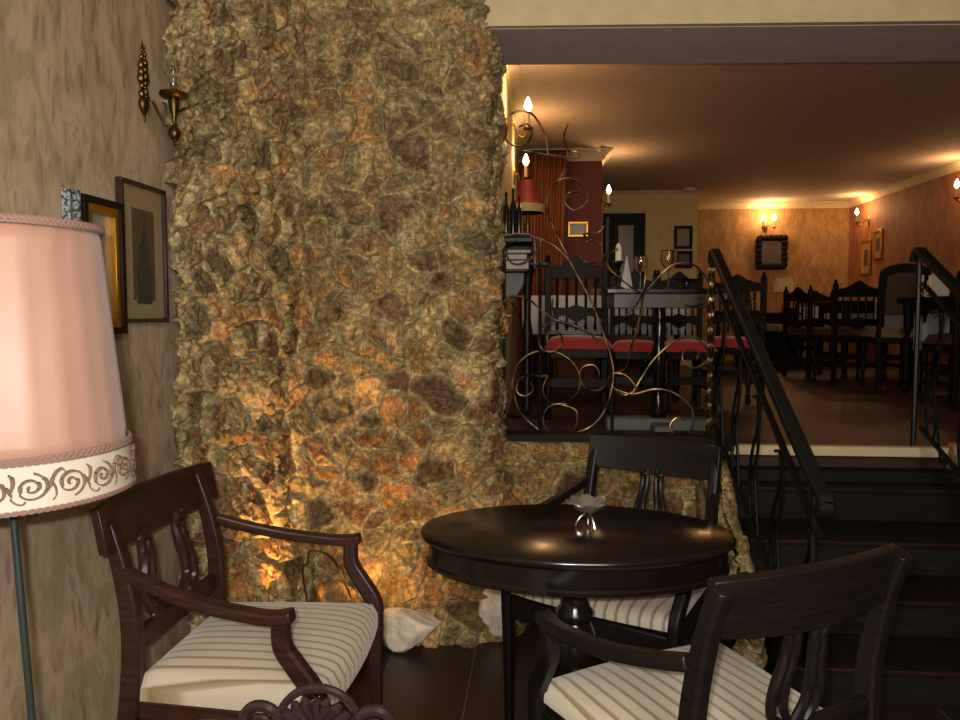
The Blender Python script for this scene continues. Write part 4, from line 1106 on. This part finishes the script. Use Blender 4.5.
MB().lathe([(.0001, 0), (.06, 0), (.05, .015), (.012, .03), (.02, .09), (.01, .14), (.007, zt3-.02), (.0001, zt3-.02)], (0,0,0), 14).build('base', 'brass', r)
def high_chair(label, loc, rz, H=1.08, W=.44, sc=1):
    r = thing('upholstered_chair', label, 'chair', loc, rz, 'high backed upholstered chairs')
    w = W/2
    out = cat2([(-w, .5), (-w, H-.12), (-w*.8, H-.03), (0, H), (w*.8, H-.03), (w, H-.12), (w, .5)], 5)
    inn = cat2([(-w+.05, .62), (-w+.05, H-.15), (-w*.6, H-.09), (0, H-.07), (w*.6, H-.09), (w-.05, H-.15), (w-.05, .62)], 5)
    T = Matrix.Translation((0, -.22, 0)) @ Matrix.Translation((0,0,.45)) @ Rx(.12) @ Matrix.Translation((0,0,-.45))
    MB().prism([(x, max(z, .62)) for x, z in out], .035, T).build('backrest', 'dark_oak', r, bev=.006)
    MB().prism(inn, .055, T).build('back_pad', 'brown_cloth', r, bev=.01)
    for a in (-1, 1):
        MB().bar([(a*(w-.02), -.26, 0), (a*(w-.02), -.22, .45), (a*(w-.02), -.245, .66)], .035, .035, Vector((0,1,0))).build('rear_leg', 'dark_oak', r)
        turned(a*(w-.03), .2, 0, .4, .022).build('front_leg', 'dark_oak', r)
    MB().box((0, -.01, .41), (W, .46, .05)).build('seat_frame', 'dark_oak', r, bev=.005)
    cushion(w-.01, w, -.2, .22, .43, .5, 12).build('seat', 'beige_cloth', r, 60)
    return r
high_chair('high backed padded chair beside the sideboard lamp', onfloor(764, 8.9), PI+.9, .93, .30)
high_chair('large dark high backed chair with padded oval back left of the right handrail', onfloor(889, 6.54), -.12, 1.03, .37)
cc0 = carved_chair('carved spindle chair in front of the gold wall beside the beige lamp', onfloor(806, 9.0), 0, .90, .42, 'dark_cloth')
cloth_table('far dining table near the gold wall', 'white cloth on the far dining table near the gold wall', onfloor(821, 9.68), .8, .6, .7, .28)
cloth_table('dining table with white cloth left of the large padded chair', 'white cloth on the table left of the large padded chair', onfloor(858, 7.75)+Vector((.15, 0, 0)), .95, .75, drop=.36, clothw=.50, xo=.06)
dup(cc0, 'carved chair seen from behind at the middle dining table', onfloor(845, 7.02), .05, scale=(1.05, 1, 1.03))
dup(cc0, 'carved chair at the left end of the middle dining table', onfloor(813, 7.68), -PI/2+.3)
dup(cc0, 'carved chair at the right part of the dining room beside the side wall', onfloor(917, 7.05), .1)
cloth_table('dining table behind the right handrail by the side wall', 'white cloth on the table behind the right handrail', onfloor(922, 5.86)+Vector((.45, 0, 0)), .95, .8, drop=.42, clothw=.42, xo=-.12)
dup(cc0, 'carved chair at the near side of the table behind the right handrail', onfloor(952, 5.28)+Vector((.1, 0, 0)), 0)
wine_glass('small wine glass on the middle dining table', 862, 7.6, ZF+.757, 1.1, 'glasses in the far dining room')
wine_glass('wine glass on the far dining table', 820, 9.5, ZF+.707, 1.0, 'glasses in the far dining room')
for px_, lab in ((922, 'left ivory candle behind the right newel post'), (930, 'right ivory candle behind the right newel post')):
    q = atY(px_, 290, 5.8); rr = thing('candlestick', lab, 'candle', (q.x, 5.8, ZF+.757), 0, 'candles on the right table')
    MB().lathe([(.0001, 0), (.03, 0), (.008, .012), (.007, .05), (.014, .06), (.0001, .06)], (0,0,0), 12).build('stick', 'brass', rr)
    MB().lathe([(.0001, .06), (.012, .06), (.012, .15), (.0001, .155)], (0,0,0), 10).build('candle', 'candle_wax', rr)
q = atY(937, 290, 6.1)
o = MB().lathe([(.09, 0), (.1, .05), (.07, .13), (.02, .2), (.002, .21)], (0,0,0), 6).build('folded_napkin', 'white_cloth', None, 25, loc=(q.x, 6.1, ZF+.757)); tag(o, 'white folded napkin standing on the table behind the right handrail', 'napkin')
q = onfloor(733, 8.2)
r = thing('serving_bowl', 'dark footed bowl on the narrow console left of the sideboard', 'bowl', (q.x, 8.2, ZF+.66))
MB().lathe([(.0001, 0), (.06, 0), (.03, .02), (.03, .05), (.13, .09), (.17, .115), (.16, .12), (.12, .1), (.0001, .07)], (0,0,0), 20).build('bowl_body', 'dark_oak', r)
for a in (-1, 1): MB().tube(cat([(a*.15, 0, .1), (a*.19, 0, .13), (a*.21, 0, .12)], 4), .008, 6).build('handle', 'dark_oak', r)
r = thing('console_table', 'narrow dark console table behind the left stair handrail', 'table', (q.x, 8.2, ZF))
MB().box((0, 0, .645), (.5, .35, .03)).build('tabletop', 'dark_oak', r, bev=.004)
MB().box((0, 0, .59), (.44, .3, .08)).build('apron', 'dark_oak', r)
for a in (-1, 1):
    for b in (-1, 1): turned(a*.2, b*.13, 0, .6, .022).build('leg', 'dark_oak', r)
dup(c1, 'dark carved chair half hidden by the left stair handrail', onfloor(728, 5.6), PI-.5, scale=(1.05, 1, .93))
# uplight at the stone corner
ul = Vector((-.86, 2.66, 0))
r = thing('uplight', 'small floor uplight glowing orange at the foot of the stone corner', 'lamp', ul)
MB().lathe([(.0001, 0), (.05, 0), (.045, .02), (.035, .08), (.045, .12), (.04, .12), (.03, .1), (.0001, .1)], (0,0,0), 20).build('housing', 'iron', r)
MB().lathe([(.0001, .104), (.036, .104), (.036, .108), (.0001, .108)], (0,0,0), 20).build('lens', 'spot_glow', r)
a_, b_ = atY(303, 578, 2.66), atY(335, 562, 2.66)
tag(MB().tube(cat([ul+Vector((.05, 0, .01)), a_, a_+Vector((.01, .02, .05)), atY(311, 551, 2.8), b_, b_+Vector((.06, .08, -.25)), b_+Vector((.06, .06, -.45))], 8), .004, 7).build('power_cable', 'cord_black', None), 'black cable looping over the rocks behind the left armchair', 'cable')

# ------------------------------------------------------------------ lights
def spot(name, loc, target, power, color, size, blend, rad):
    l = bpy.data.lights.new(name, 'SPOT'); l.energy = power; l.color = color; l.spot_size = size; l.spot_blend = blend; l.shadow_soft_size = rad
    o = bpy.data.objects.new(name, l); COL.objects.link(o); o.location = loc
    o.rotation_euler = (Vector(target)-Vector(loc)).to_track_quat('-Z', 'Y').to_euler(); return o
spot('uplight_beam', ul+Vector((0, 0, .13)), (-1.03, 2.84, .95), 44, (1, .5, .14), math.radians(68), .8, .02)
spot('uplight_beam', Vector((-.66, 2.60, .3)), (-.6, 2.95, .42), 7, (1, .5, .12), math.radians(120), .8, .02)
# camera flash
fl = bpy.data.lights.new('camera_flash', 'AREA'); fl.shape = 'RECTANGLE'; fl.size = .03; fl.size_y = .015; fl.energy = 26; fl.color = (1, .97, .92)
fo = bpy.data.objects.new('camera_flash', fl); COL.objects.link(fo)
fo.location = CAM+Rt*(-.035)+Up*.035-Fw*.02; fo.rotation_euler = cam.matrix_world.to_euler()
# soft fill light added for the lower lounge, unseen behind the camera
def area(name, loc, target, power, color, size):
    l = bpy.data.lights.new(name, 'AREA'); l.energy = power; l.color = color; l.size = size
    o = bpy.data.objects.new(name, l); COL.objects.link(o); o.location = loc
    o.rotation_euler = (Vector(target)-Vector(loc)).to_track_quat('-Z', 'Y').to_euler(); return o
area('lounge_fill', (.5, -1.6, 2.2), (-.6, 3, 1.1), 85, (1, .87, .68), 1.0)
w = bpy.data.worlds.new('world'); S.world = w; w.use_nodes = True
w.node_tree.nodes['Background'].inputs[0].default_value = (.9, .65, .4, 1); w.node_tree.nodes['Background'].inputs[1].default_value = .02
S.view_settings.view_transform = 'Standard'; S.view_settings.look = 'None'; S.view_settings.exposure = 0; S.view_settings.gamma = 1; S.view_settings.use_curve_mapping = False
